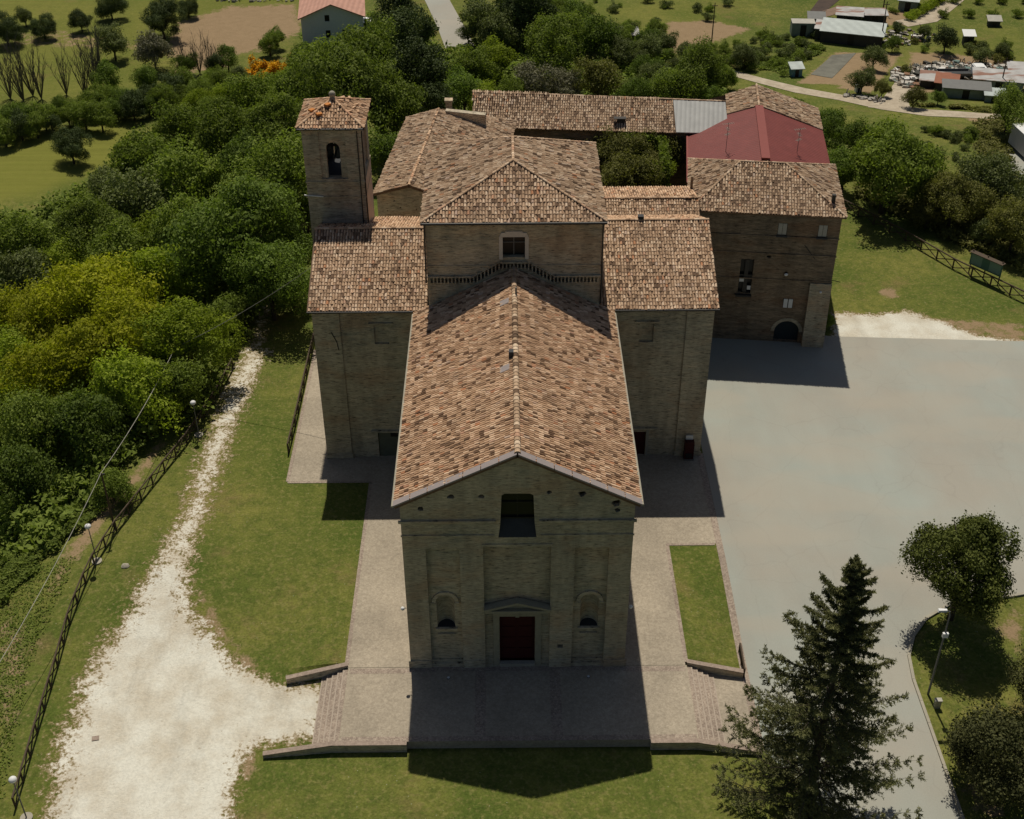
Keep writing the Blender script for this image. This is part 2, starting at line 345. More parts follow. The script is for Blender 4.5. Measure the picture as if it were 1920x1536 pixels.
def blob(cx, cz, r): return [(cx+r*random.uniform(.6, 1.2)*math.cos(a), cz+r*random.uniform(.5, 1.)*math.sin(a)) for a in [2*math.pi*k/7 for k in range(7)]]

def inside(poly, U, V, m):
    ok = np.ones_like(U, bool); k = len(poly)
    ar = sum(poly[i][0]*poly[(i+1) % k][1]-poly[(i+1) % k][0]*poly[i][1] for i in range(k)); sg = 1 if ar > 0 else -1
    for i in range(k):
        a, b = poly[i], poly[(i+1) % k]; dx, dy = b[0]-a[0], b[1]-a[1]; l = math.hypot(dx, dy)
        ok &= sg*(dx*(V-a[1])-dy*(U-a[0]))/l > m
    return ok
def tile_slope(name, poly3, parent, mat, col=.245, row=.39, messy=.3, skip=()):
    """poly3: planar 3-D polygon whose first edge is the eave; thick bed + individual barrel tiles"""
    P = [Vector(p) for p in poly3]; ux = (P[1]-P[0]).normalized(); nn = ux.cross(P[2]-P[0]).normalized()
    if nn.z < 0: nn = -nn
    uy = nn.cross(ux); uy = uy if uy.z > 0 else -uy
    p2 = [((p-P[0]).dot(ux), (p-P[0]).dot(uy)) for p in P]
    bed = MB().prism([p-nn*.22-Vector((0, 0, .0)) for p in P], [p+nn*.0 for p in P])
    bo = bed.build(name, M['under'], parent)
    us = [q[0] for q in p2]; vs = [q[1] for q in p2]
    U, V = np.meshgrid(np.arange(min(us)+col/2, max(us), col), np.arange(min(vs)-.02, max(vs), row))
    rowi = np.tile(np.arange(U.shape[0])[:, None], (1, U.shape[1])); U = U.ravel(); V = V.ravel(); 
    keep = inside(p2, U, V+row*.55, .04)
    U, V = U[keep], V[keep]; n = len(U)
    wob = .035*np.sin(U*.9+V*.35)+.03*np.sin(V*1.7+U*.21)
    V = V+RNG.normal(0, .035, n)+wob*.5; U = U+RNG.normal(0, .010*(1+messy), n)
    rot = RNG.normal(0, .03+.07*messy, n)*(RNG.random(n) < .5+messy*.3)
    sc = RNG.normal(1, .05, n); lift = np.abs(RNG.normal(0, .012, n))
    sag = .04*np.sin(U*.33+1.3)*np.sin(V*.4)
    seg = 4; ang = np.linspace(0, math.pi, seg+1); VV = []
    Lt = row*1.18
    for e, (v0, w0, h0) in enumerate(((0., .104, .112), (Lt, .082, .060))):
        for a in ang:
            VV.append((-math.cos(a)*w0, v0, math.sin(a)*h0))
    VV = np.array(VV)    # (10,3) local u,v,n
    loc = VV[None]*np.stack([sc, np.ones(n), sc], 1)[:, None, :]
    cr, sr = np.cos(rot)[:, None], np.sin(rot)[:, None]
    lu = loc[:, :, 0]*cr-loc[:, :, 1]*sr+U[:, None]; lv = loc[:, :, 0]*sr+loc[:, :, 1]*cr+V[:, None]; ln = loc[:, :, 2]+lift[:, None]+.004+np.maximum(0, sag)[:, None]
    A = np.array(P[0]); W = A+lu[..., None]*np.array(ux)+lv[..., None]*np.array(uy)+ln[..., None]*np.array(nn)
    fs = [(k, k+1, seg+1+k+1, seg+1+k) for k in range(seg)]
    base = (np.arange(n)*10)[:, None, None]; FF = (np.array(fs)[None]+base).reshape(-1, 4)
    t_ = npmesh('tiles', W.reshape(-1, 3), FF, mat, bo)
    return bo
def ridge_row(name, a, b, parent, mat, w_=.15, step=.42):
    a, b = Vector(a), Vector(b); d = b-a; n = max(1, int(d.length/step)); u = d.normalized(); x = u.cross(Vector((0, 0, 1))).normalized(); y = x.cross(u); mb = MB()
    for i in range(n):
        p0 = a+d*(i/n)+y*random.uniform(0, .02)+x*random.uniform(-.02, .02); p1 = a+d*((i+1.12)/n)+y*.0; vs = []
        for p, k in ((p0, 1.1), (p1, .9)):
            for j in range(6):
                an = math.pi*j/5; vs.append(p+x*math.cos(an)*w_*k+y*(math.sin(an)*w_*.8*k-.02))
        mb.add(vs, [(j, j+1, 7+j, 6+j) for j in range(5)]+[(0, 1, 2, 3, 4, 5)])
    return mb.build(name, mat, parent)

# ================================================================ GROUND
def pxpoly(pts): return [G(*p) for p in pts]
def segdist(poly, X, Y):
    D = np.full(X.shape, 1e9); ins = np.zeros(X.shape, bool); k = len(poly)
    for i in range(k):
        ax, ay = poly[i]; bx, by = poly[(i+1) % k]; dx, dy = bx-ax, by-ay
        t = np.clip(((X-ax)*dx+(Y-ay)*dy)/(dx*dx+dy*dy+1e-9), 0, 1); D = np.minimum(D, np.hypot(X-ax-t*dx, Y-ay-t*dy))
        c = ((ay > Y) != (by > Y)) & (X < dx*(Y-ay)/(dy if abs(dy) > 1e-9 else 1e-9)+ax); ins ^= c
    return np.where(ins, -D, D)
def mask(poly, X, Y, soft): return np.clip(.5-segdist(poly, X, Y)/(2*soft), 0, 1)
gx = np.concatenate([np.arange(-420, -130, 10), np.arange(-130, -62, 1.5), np.arange(-62, 62, .5), np.arange(62, 130, 1.2), np.arange(130, 421, 10)])
gy = np.concatenate([np.arange(-150, -26, 6), np.arange(-26, 70, .5), np.arange(70, 190, 1.), np.arange(190, 260, 5), np.arange(260, 900, 40)])
X, Y = np.meshgrid(gx, gy); Z = H(X, Y)
inpl = (np.abs(X) < 12.4) & (Y > -6.6) & (Y < 21); Z = np.where(inpl, Z-.25, Z)
zone = np.zeros(X.shape+(4,), np.float32); zone[..., 3] = 1
gravel_poly = pxpoly([(500, 655), (462, 655), (428, 720), (392, 820), (345, 960), (300, 1040), (228, 1160), (165, 1260), (110, 1400), (85, 1560), (60, 1700), (420, 1700), (432, 1536), (452, 1420), (505, 1398), (600, 1380), (612, 1340), (612, 1280), (520, 1282), (440, 1245), (400, 1180), (355, 1130), (358, 1040), (402, 900), (440, 800)])
gravel_poly[10:12] = [(-33, -30), (-36, -55), (-27, -56), (-20, -30)]
grv = mask(gravel_poly, X, Y, np.where(X < -24, 2.4, 1.6))
g2 = mask(pxpoly([(1562, 585), (1640, 590), (1700, 582), (1760, 600), (1830, 628), (1930, 640), (1930, 660), (1562, 660)]), X, Y, 1.1)
trk = mask(pxpoly([(520, 560), (480, 560), (462, 660), (500, 660)]), X, Y, 1.2)*.6
zone[..., 0] = np.maximum(np.maximum(grv, g2), trk)
soilp = [([(1560, 575), (1940, 600), (1940, 655), (1560, 655)], 1.5, .62),
         ([(330, 40), (430, 10), (560, 5), (575, 60), (480, 100), (330, 115), (300, 100)], 5, .98),
         ([(0, 60), (120, 50), (300, 78), (300, 100), (0, 90)], 2, .55),
         ([(330, 90), (460, 75), (440, 130), (300, 150)], 3, .75),
         ([(1240, 40), (1330, 35), (1420, 55), (1350, 80), (1240, 110)], 2.5, .85),
         ([(1700, 95), (1860, 105), (1930, 120), (1930, 180), (1700, 175)], 3, .95),
         ([(1640, 95), (1700, 100), (1640, 180), (1560, 165)], 2, .8),
         ([(1480, 160), (1560, 95), (1700, 98), (1640, 165), (1540, 160)], 1.5, .75),
         ([(1780, 210), (1900, 210), (1910, 330), (1830, 350), (1870, 260)], 3, .85),
         ([(1640, 20), (1720, 10), (1720, 50), (1640, 50)], 2, .8),
         ([(330, 830), (285, 890), (200, 1000), (150, 1060), (110, 1130), (60, 1130), (130, 1000), (250, 870), (300, 800)], 2, .78),
         ([(1880, 1140), (1930, 1110), (1930, 1260), (1850, 1180)], 2, .8),
         ([(1820, 1540), (1790, 1470), (1850, 1450), (1900, 1540)], 2, .85),
         ([(0, 900), (80, 900), (60, 1000), (0, 1010)], 3, .8),
         ([(-60, 1150), (60, 1120), (130, 1180), (90, 1330), (30, 1480), (-60, 1560)], 3, .56), ([(340, 870), (290, 1000), (225, 1120), (150, 1260), (95, 1400), (60, 1540), (120, 1540), (180, 1290), (260, 1120), (340, 980)], 2, .60), ([(395, 1090), (440, 1180), (540, 1275), (460, 1280), (370, 1180), (345, 1100)], 1.3, .66), ([(440, 1390), (520, 1410), (470, 1480), (450, 1600), (420, 1600)], 1.3, .66),
         ([(1640, 540), (1680, 535), (1700, 560), (1650, 565)], 1.2, .78)]
for pts, s, a in soilp: zone[..., 1] = np.maximum(zone[..., 1], mask(pxpoly(pts), X, Y, s)*a)
for pts, s, a in [([(-60, 250), (130, 245), (245, 225), (240, 300), (60, 370), (-60, 380)], 2, .95), ([(1400, 235), (1700, 120), (1930, 130), (1930, 60), (1700, 50), (1840, 0), (1930, 0), (1700, 10)], 3, .3),
                  ([(1060, 0), (1400, 0), (1250, 160), (1060, 160)], 5, .35), ([(-60, -60), (560, -60), (560, 10), (330, 120), (200, 190), (-60, 190)], 4, .45)]:
    zone[..., 2] = np.maximum(zone[..., 2], mask(pxpoly(pts), X, Y, s)*a)
# keep the paved and built area out of the worn-soil mask
ny, nx = X.shape; idx = np.arange(ny*nx).reshape(ny, nx)
FQ = np.stack([idx[:-1, :-1], idx[:-1, 1:], idx[1:, 1:], idx[1:, :-1]], -1).reshape(-1, 4)
cen = (zone[:-1, :-1, 0]+zone[1:, 1:, 0]).ravel()/2
for nm, sel in (('lawn_and_meadow', cen <= .12), ('gravel_path', cen > .12)):
    V_ = np.stack([X, Y, Z], -1).reshape(-1, 3); Fs = FQ[sel]; used, inv = np.unique(Fs, return_inverse=True)
    o = npmesh(nm, V_[used], inv.reshape(-1, 4), M['ground']); o['kind'] = 'structure'
    at = o.data.color_attributes.new('zone', 'FLOAT_COLOR', 'POINT'); at.data.foreach_set('color', zone.reshape(-1, 4)[used].ravel())
    o.data.polygons.foreach_set('use_smooth', [True]*len(o.data.polygons))
lk = G(1820, 1560); rdl = G(1480, 1540)
lot = [(17.35, 26), (17.35, 13.5), (17.35, 0), (17.35, -7.6), (19.6, -10.5), (21.3, -15), (21.6, -26), (20, -60), (28, -60), (29.9, -26), (29.7, -14), (29.6, -1), (29.9, 1.4), (30.8, 3.4), (32.2, 5.1), (34.6, 6.6), (37., 7.1), (39.6, 7.3), (46, 8.6), (70, 11), (110, 13), (110, 44), (70, 44.6), (53, 44.7), (33.6, 45.9), (31, 46.5), (18.5, 49), (17.35, 40)]
drape('car_park_asphalt', lot, .012, M['asphalt'], step=1.)
pav = M['paving']
drape('walkway', [(-12.75, 22.1), (-12.75, 0), (-7.9, 0), (-7.9, 22.1)], .022, pav, flat=0)
drape('walkway', [(-20.3, 22.1), (-7.9, 22.1), (-7.9, 26), (-17, 26), (-17, 44), (-20.4, 44)], .018, pav, flat=0)
drape('walkway', [(7.9, 0), (12.6, 0), (12.6, 22), (7.9, 22)], .022, pav, flat=0)
drape('walkway', [(7.9, 22), (12.6, 22), (12.6, 13.6), (17.0, 13.6), (17.0, 26), (7.9, 26)], .018, pav, flat=0)
# narrow brick edging between walkway, lawn and asphalt
def edging(pts, wd=.28, dz=.03, name='edging', m='cobble', hgt=.0):
    for a, b in zip(pts[:-1], pts[1:]):
        a, b = Vector((*a, 0)), Vector((*b, 0)); d = (b-a).normalized(); n = Vector((-d.y, d.x, 0))*wd/2
        drape(name, [tuple((a-n)[:2]), tuple((b-n)[:2]), tuple((b+n)[:2]), tuple((a+n)[:2])], dz, M[m], step=1.)
edging([(-12.85, .3), (-12.85, 22.0)], .3); edging([(12.7, .3), (12.7, 13.4)], .3)
edging([(-12.7, 22.2), (-20.2, 22.2)], .3, .034); edging([(-20.3, 22.3), (-20.4, 44)], .3, .034)
edging([(12.6, 13.5), (16.7, 13.5)], .25, .034)
edging([(17.05, 26), (17.1, -7.5)], .55, .036, m='cobble')
# plaza terrace
mb = MB(); mb.b2(-12.7, 12.7, -7.0, -.0, -1.3, .0); tag(mb.build('terrace', pav), kind='structure')
for a in [[(-12.55, -.35), (-7.9, -.35)], [(7.9, -.35), (12.55, -.35)]]:
    drape('cobble_band', [(a[0][0], -.6), (a[1][0], -.6), (a[1][0], -.1), (a[0][0], -.1)], .006, M['cobble'], flat=0)
for x in (-2.75, 2.75): drape('cobble_band', [(x-.4, -6.5), (x+.4, -6.5), (x+.4, -.12), (x-.4, -.12)], .006, M['cobble'], flat=0)
drape('cobble_band', [(-12.6, -7.), (12.6, -7.), (12.6, -6.55), (-12.6, -6.55)], .007, M['cobble'], flat=0)
drape('cobble_band', [(-7.9, -.45), (7.9, -.45), (7.9, .0), (-7.9, .0)], .009, M['cobble'], flat=0)
def stairs(sgn, label):
    t = empty('entrance_steps', (sgn*12.7, -3.5, 0), label, 'steps', 'steps at the sides of the terrace')
    for i in range(5):
        x0 = 12.7+i*.40; m = MB(); a, b = sorted((sgn*x0, sgn*(x0+.40))); m.b2(a, b, -6.95, -.05-i*.0, -1.3, -.13*(i+1)); st = m.build('step', M['cobble'], t); q_ = sgn*(x0+.40); m = MB(); m.b2(min(q_, q_-sgn*.09), max(q_, q_-sgn*.09), -6.93, -.07, -.13*(i+1)+.001, -.13*(i+1)+.012); m.build('nosing', M['nosing'], st)
stairs(-1, 'brick steps going down from the church terrace to the white gravel'); stairs(1, 'brick steps going down from the terrace beside the spruce')
drape('lower_landing', [(14.7, -7), (17., -7), (17., -.1), (14.7, -.1)], .03, pav)
def lwall(pts, label, th=.38):
    """low wall along pts (x,y,ztop)"""
    t = empty('retaining_wall', (pts[0][0], pts[0][1], -.8), label, 'wall')
    for nm, z0, z1, ww, mt in (('wall_body', None, -.07, th-.06, 'brick'), ('wall_cap', -.07, 0, th, 'wallcap')):
        m = MB()
        for a, b in zip(pts[:-1], pts[1:]):
            d = Vector((b[0]-a[0], b[1]-a[1], 0)).normalized(); n = Vector((-d.y, d.x, 0))*ww/2
            q = [(a, -1), (b, -1), (b, 1), (a, 1)]
            m.prism([(p[0]+n.x*s, p[1]+n.y*s, -1.4 if z0 is None else p[2]+z0) for p, s in q], [(p[0]+n.x*s, p[1]+n.y*s, p[2]+z1) for p, s in q])
        m.build(nm, M[mt], t)
lwall([(-12.75, .28, .16), (-17.3, -.75, -.18)], 'low brick retaining wall between the left lawn and the gravel by the steps')
lwall([(-7.9, -7.15, .06), (-13.2, -7.15, .06), (-18., -7.6, -.38)], 'long low brick wall along the left front edge of the terrace')
lwall([(12.75, .28, .16), (16.9, -.55, -.1)], 'low brick wall below the narrow grass patch by the right steps')
lwall([(9.3, -7.15, .06), (12.6, -7.15, .06), (17.1, -7.75, -.35)], 'low brick wall along the right front edge of the terrace by the spruce')
mb = MB(); 
kp = [(27.8, -60), (29.62, -26), (29.62, -1), (29.9, 1.4), (30.8, 3.4), (32.2, 5.1), (34.6, 6.6), (37, 7.1), (39.6, 7.3), (46, 8.6)]
for a, b in zip(kp[:-1], kp[1:]):
    n = max(1, int(math.dist(a, b)/2))
    for i in range(n):
        p = [a[j]+(b[j]-a[j])*i/n for j in (0, 1)]; q = [a[j]+(b[j]-a[j])*(i+.99)/n for j in (0, 1)]
        mb.beam((*p, float(H(*p))+.03), (*q, float(H(*q))+.03), .22, .26)
tag(mb.build('kerb', M['stone']), kind='structure')
# far roads and plots
def strip(name, pts, wd, mat, dz=.05):
    P = [Vector((*G(*p), 0)) for p in pts]; l, r = [], []
    for i, p in enumerate(P):
        d = (P[min(i+1, len(P)-1)]-P[max(i-1, 0)]).normalized(); n = Vector((-d.y, d.x, 0))*(wd[i] if isinstance(wd, list) else wd)/2*random.uniform(.9, 1.1); l.append(tuple((p+n)[:2])); r.append(tuple((p-n)[:2]))
    return drape(name, l+r[::-1], dz, mat, 2.5)
strip('dirt_track', [(1365, 135), (1420, 150), (1500, 170), (1580, 184), (1660, 200), (1740, 212), (1860, 219), (1960, 222)], [2.6, 2.8, 3., 3.2, 3.6, 3.4, 2.8, 2.8], M['dirt'])
strip('dirt_track', [(1668, 206), (1678, 190), (1690, 172), (1700, 158)], [7, 4, 4, 4], M['dirt'], .058)
strip('dirt_track', [(1690, 45), (1740, 36), (1770, 15), (1800, -10), (1830, -40)], 3.6, M['dirt'])
strip('country_road', [(862, 88), (845, 50), (822, 5), (800, -40)], 4.6, M['asphalt'])
strip('country_road', [(1820, 360), (1870, 330), (1905, 300), (1960, 265), (2030, 220)], 5.5, M['asphalt'])
for nm, pts, mt in (('ploughed_plot', [(1518, 22), (1535, 0), (1580, -5), (1545, 24)], 'darksoil'), ('vegetable_plot', [(1520, 140), (1560, 104), (1605, 100), (1560, 147)], 'net'),
                    ('ploughed_plot', [(1515, 30), (1570, 12), (1580, 22), (1535, 38)], 'soil')):
    drape(nm, pxpoly(pts), .05, M[mt])

# ================================================================ CHURCH
ch = empty('church', (0, 12, 0), 'large brick church with cross-shaped tiled roofs and a gabled front', 'church')
Bk = M['brick']
# nave front wall with recessed bays, niches, doorway, window and putlog holes
RH, EH, NY = 20.15, 16.0, 24.9     # ridge, eaves, back of nave
prof = [(-8, 0), (8, 0), (8, EH), (0, RH-.12), (-8, EH)]
win = [(-1.32, 12.85), (1.32, 12.85), (1.18, 14.1), (1.08, 16.6), (.85, 16.75), (-.85, 16.75), (-1.08, 16.6), (-1.18, 14.1)]
rnd = random.Random(3); random.seed(3)
holes = [blob(-6.6, 15.5, .28), blob(-4.5, 16.5, .26), blob(-2.45, 16.5, .22), blob(2.15, 16.85, .2), blob(4.35, 16.7, .3), blob(6.7, 15.9, .36), blob(6.8, 15.25, .25), rect(2.95, 3.35, 1.95, 2.3)]
bays = [rect(-6.4, -4.05, .35, 11.85), rect(-2.4, 2.35, .001, 12.05), rect(4.0, 6.4, .35, 11.85)]
mb = MB(); panel(mb, (0, 0, 0), (1, 0, 0), (0, 1, 0), prof, [win]+holes+bays, [.9]+[.35]*8+[.34]*3)
for s in (-1, 1): mb.add([(s*8, 0, 0), (s*8, NY, 0), (s*8, NY, EH), (s*8, 0, EH)], [(0, 1, 2, 3)])
front = mb.build('front_wall', M['brick'], ch)
mb = MB(); NI = [arch(-5.22, .66, 3.88, 6.55), arch(5.22, .66, 3.88, 6.55)]
door_h = rect(-1.32, 1.28, .3, 5.05)
panel(mb, (0, .34, 0), (1, 0, 0), (0, 1, 0), bays[0], [NI[0]], 0); panel(mb, (0, .34, 0), (1, 0, 0), (0, 1, 0), bays[2], [NI[1]], 0)
panel(mb, (0, .34, 0), (1, 0, 0), (0, 1, 0), bays[1], [door_h], .35); mb.build('recessed_bay', M['brick'], ch)
mb = MB(); mb.b2(-7.98, 7.98, .36, .40, 1, 2); mb = MB()
mb.add([(x, .37, z) for x, z in prof], [tuple(range(5))]) if False else None
for cx in (-5.22, 5.22):
    m = MB(); r = .66; n = 10; th = [math.pi*k/n for k in range(n+1)]
    fl = [(cx-r*math.cos(a), .34+r*math.sin(a)*1.25, 3.88) for a in th]; m.add(fl, [tuple(range(n+1))])
    hi = [(p[0], p[1], 6.55) for p in fl]; m.add(fl+hi, [(k, k+1, n+2+k, n+1+k) for k in range(n)])
    rows = []
    for j in range(6):
        e = math.pi/2*j/5; rows += [(cx-r*math.cos(a)*math.cos(e) if False else cx-r*math.cos(a)*math.cos(e), .34+r*1.25*math.sin(a)*math.cos(e), 6.55+r*math.sin(e)) for a in th]
    m.add(rows, [(j*(n+1)+k, j*(n+1)+k+1, (j+1)*(n+1)+k+1, (j+1)*(n+1)+k) for j in range(5) for k in range(n)])
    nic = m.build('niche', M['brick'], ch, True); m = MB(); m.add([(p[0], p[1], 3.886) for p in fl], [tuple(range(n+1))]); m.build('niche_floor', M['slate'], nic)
    m = MB(); ro = .98; ri = .70
    arc = lambda R_, y: [(cx+R_*math.cos(math.pi*k/12), y, 6.5+R_*math.sin(math.pi*k/12)) for k in range(13)]
    a1, a2, b1, b2_ = arc(ro, .2), arc(ri, .2), arc(ro, .36), arc(ri, .36)
    m.add(a1+a2+b1+b2_, [(k, k+1, 14+k, 13+k) for k in range(12)]+[(k, k+1, 27+k, 26+k) for k in range(12)]+[(13+k, 14+k, 40+k, 39+k) for k in range(12)])
    m.b2(cx-1.02, cx-.66, .16, .337, 6.32, 6.5); m.b2(cx+.66, cx+1.02, .16, .337, 6.32, 6.5)
    m.build('niche_moulding', Bk, nic); m = MB(); m.b2(cx-.8, cx+.8, .16, .337, 3.7, 3.86); m.b2(cx-.65, cx+.65, .2, .337, 3.15, 3.3); m.build('niche_sill', Bk, nic)
dr = MB(); dr.b2(-1.32, 1.28, .56, .62, .3, 5.05); door = dr.build('door', M['door_red'], ch)
m = MB()
for sx in (-1, 1):
    for k in range(4): m.b2(-.02+sx*.62-.5, -.02+sx*.62+.5, .50, .565, .5+k*1.13, .5+k*1.13+.95)
m.build('door_panel', M['door_red'], door)
m = MB(); m.b2(-1.34, 1.30, -.02, .60, .0, .3); m.build('threshold', M['stone'], door)
m = MB(); m.b2(-1.78, -1.34, .14, .36, 0.0, 5.1); m.b2(1.30, 1.74, .14, .36, 0.0, 5.1); m.b2(-1.78, 1.74, .12, .36, 5.1, 5.55); m.b2(-.15, .12, .02, .08, 5.1, 5.6); m.build('door_frame', M['frame'], door)
m = MB(); m.b2(-2.36, 2.32, -.35, .33, 5.85, 6.08)
for s in (-1, 1):
    m.prism([(-.02, -.38, 6.72), (-.02+s*2.42, -.38, 6.0), (-.02+s*2.42, .24, 6.0), (-.02, .24, 6.72)], [(-.02, -.38, 6.92), (-.02+s*2.42, -.38, 6.2), (-.02+s*2.42, .24, 6.2), (-.02, .24, 6.92)])
m.prism([(-2, -.02, 6.08), (2, -.02, 6.08), (0, -.02, 6.72)], [(-2, .21, 6.08), (2, .21, 6.08), (0, .21, 6.72)])
m.build('door_pediment', M['frame'], door)
# ledges and base
m = MB()
m.b2(-8.16, -1.5, -.16, -.002, 14.28, 14.46); m.b2(1.5, 8.16, -.16, -.002, 14.28, 14.46); m.b2(-8.06, -1.6, -.07, -.003, 13.0, 13.12); m.b2(1.6, 8.06, -.07, -.003, 13.0, 13.12)
m.b2(-2.5, 2.45, -.06, -.004, 12.05, 12.25)
m.build('ledge', Bk, ch)
m = MB()
for a, b in ((-8.12, -6.42), (-4.03, -2.42), (2.37, 3.98), (6.42, 8.12)): m = MB(); m.b2(a, b, -.1, -.003, 0, .75); m.build('wall_base', Bk, ch)
for a, b in ((-6.42, -4.03), (3.98, 6.42)): m = MB(); m.b2(a, b, .2, .337, 0, .6); m.build('wall_base', Bk, ch)
m = MB(); m.add([(-1.32, .0, 12.86), (1.32, 0, 12.86), (1.18, .75, 14.05), (-1.18, .75, 14.05)], [(0, 1, 2, 3)]); fw_ = MB(); fw_.b2(-1.2, 1.2, .78, .84, 13.9, 16.8); fwin = fw_.build('front_window', M['glass'], ch)
m.build('window_sill', M['slate'], fwin); m = MB(); m.b2(-1.15, 1.15, .62, .77, 14.05, 14.15); m.b2(-.05, .05, .68, .775, 14.15, 16.75); m.b2(-1.12, 1.12, .69, .775, 15.4, 15.48); m.build('window_frame', M['black'], fwin)
# nave roof
o_ = .36; sl = (RH-EH)/8.
ez = EH-o_*sl+.12; rz = RH+.12; y0r = -.3
nr = []
a = tile_slope('nave_roof', [(-8-o_, y0r, ez), (-8-o_, NY, ez), (0, NY, rz), (0, y0r, rz)], ch, M['tile_warm'])
b = tile_slope('nave_roof', [(8+o_, y0r, ez), (8+o_, NY, ez), (0, NY, rz), (0, y0r, rz)], ch, M['tile_warm'])
ridge_row('ridge_tiles', (0, y0r+.1, rz+.06), (0, NY, rz+.06), a, M['tile_grey'], .21)
m = MB(); n = 7
for s in (-1, 1):
    for i in range(n):
        t0, t1 = i/n, (i+.955)/n; q = []
        for t_ in (t0, t1): x = s*(8.42)*(1-t_)+0*t_; z = ez+(rz-ez)*t_; q.append((x, z))
        m.prism([(q[0][0], -.42, q[0][1]+.02), (q[1][0], -.42, q[1][1]+.02), (q[1][0], .16, q[1][1]+.02), (q[0][0], .16, q[0][1]+.02)], [(q[0][0], -.42, q[0][1]+.15), (q[1][0], -.42, q[1][1]+.15), (q[1][0], .16, q[1][1]+.15), (q[0][0], .16, q[0][1]+.15)])
m.build('gable_coping', M['coping'], a)
m = MB(); m.tube([(-8.46, -.3, ez-.02), (-8.46, 24.6, ez-.02)], .09); m.build('gutter', M['stone'], a); m = MB(); m.tube([(8.46, -.3, ez-.02), (8.46, 24.6, ez-.02)], .09); m.build('gutter', M['stone'], b)
m = MB(); m.b2(-.5, -.15, 11.4, 11.85, rz-.15, rz+.42); m.build('roof_vent', M['slate'], a)
m = MB(); m.tube([(.12, 20.2, rz), (.12, 20.2, rz+.75)], .07); m.build('vent_pipe', M['iron'], a)
for y_ in (19.4, 10.0):
    m = MB(); zz = lambda x: rz-abs(x)*(rz-ez)/8.36+.13
    m.add([(-1.15, y_, zz(1.15)), (-.45, y_, zz(.45)), (-.45, y_+.75, zz(.45)), (-1.15, y_+.75, zz(1.15))], [(0, 1, 2, 3)]); m.build('metal_patch', M['coping'], a)
# transepts
def transept(s, xo, ry, rzz):
    yf, yb = 25.7, 42.; zf = 15.75; m = MB(); x0, x1 = sorted((s*7.0, s*xo)); pil = s*(xo-2.3)
    px0, px1 = sorted((s*xo, pil)); q0, q1 = sorted((s*7., pil)); cx = s*11.35
    hs = [rect(cx-.62, cx+.62, 12.25, 14.1)]
    hs.append(rect(-12.35, -8.6, .02, 2.78) if s < 0 else rect(10.1, 11.95, .02, 2.62))
    panel(m, (0, yf+.16, 0), (1, 0, 0), (0, 1, 0), rect(q0, q1, 0, zf), hs, .18)
    m.b2(px0, px1, yf, yf+.6, 0, zf-.35); m.b2(x0, x1, yf+.02, yf+.5, zf-.35, zf)
    for x in (x0, x1): m.add([(x, yf+.3, 0), (x, yb, 0), (x, yb, 16.2), (x, ry, rzz-.2), (x, yf+.3, zf)], [(0, 1, 2, 3, 4)])
    m.add([(x0, yb, 0), (x1, yb, 0), (x1, yb, 16.2), (x0, yb, 16.2)], [(0, 1, 2, 3)])
    tw = m.build('transept_wall', Bk, ch)
    m = MB(); m.b2(cx-.62, cx+.62, yf+.34, yf+.4, 12.25, 14.1); m.build('blind_window', M['brick'], tw)
    m = MB(); m.b2(cx-1.05, cx+1.05, yf+.02, yf+.158, 14.25, 14.4); m.build('window_hood', Bk, tw)
    m = MB(); m.b2(px0-.08, px1+.08, yf-.08, yf-.002, 0, .5); m.build('wall_base', Bk, tw)
    o2 = .38; zb = 16.0; sgn = s*(xo+.32); xi = s*7.3
    A_ = tile_slope('transept_roof', [(xi, yf-o2, zf+.1), (sgn, yf-o2, zf+.1), (sgn, ry, rzz), (xi, ry, rzz)], ch, M['tile'])
    B_ = tile_slope('transept_roof', [(sgn, yb+.3, zb), (xi, yb+.3, zb), (xi, ry, rzz), (sgn, ry, rzz)], ch, M['tile_warm'])
    ridge_row('ridge_tiles', (sgn, ry, rzz+.06), (xi, ry, rzz+.06), A_, M['tile'])
    m = MB(); m.tube([(sgn, yf-o2-.1, zf+.06), (s*8.5, yf-o2-.1, zf+.06)], .08); m.build('gutter', M['gutter'], A_)
    return tw, A_
tl, rl_ = transept(-1, 17.1, 33.7, 19.25); tr, rr_ = transept(1, 17.0, 34.4, 19.55)
m = MB(); m.b2(-12.3, -8.6, 25.98, 26.04, .02, 2.75); d1 = m.build('side_door', plain('grey_green_wood', (.13, .14, .10)), tl)
m = MB(); m.b2(-11.2, -10.6, 25.9, 25.978, 2.25, 2.6); m.build('dark_vent', M['black'], tl)
m = MB(); m.b2(-12.9, -8.3, 25.62, 25.86, 2.9, 3.05); m.build('door_hood', Bk, tl)
m = MB(); m.b2(10.1, 11.92, 25.98, 26.04, .02, 2.6); m.build('side_door', M['door_red'], tr); m = MB(); m.b2(10., 12.9, 25.62, 25.86, 3.0, 3.15); m.build('door_hood', Bk, tr)
m = MB(); m.b2(11.95, 12.2, 25.74, 25.86, 0, 2.9); m.build('door_frame', M['stone'], tr)
m = MB(); m.tube([(-15.6, 25.66, 13.6), (-15.2, 25.66, 12.6), (-15.1, 25.66, 11.8)], .035, 5); m.build('crack_cable', M['black'], tl)
m = MB(); m.b2(11.05, 11.55, 34.3, 34.8, 19.2, 19.95) ; m.build('roof_vent', M['slate'], rr_)
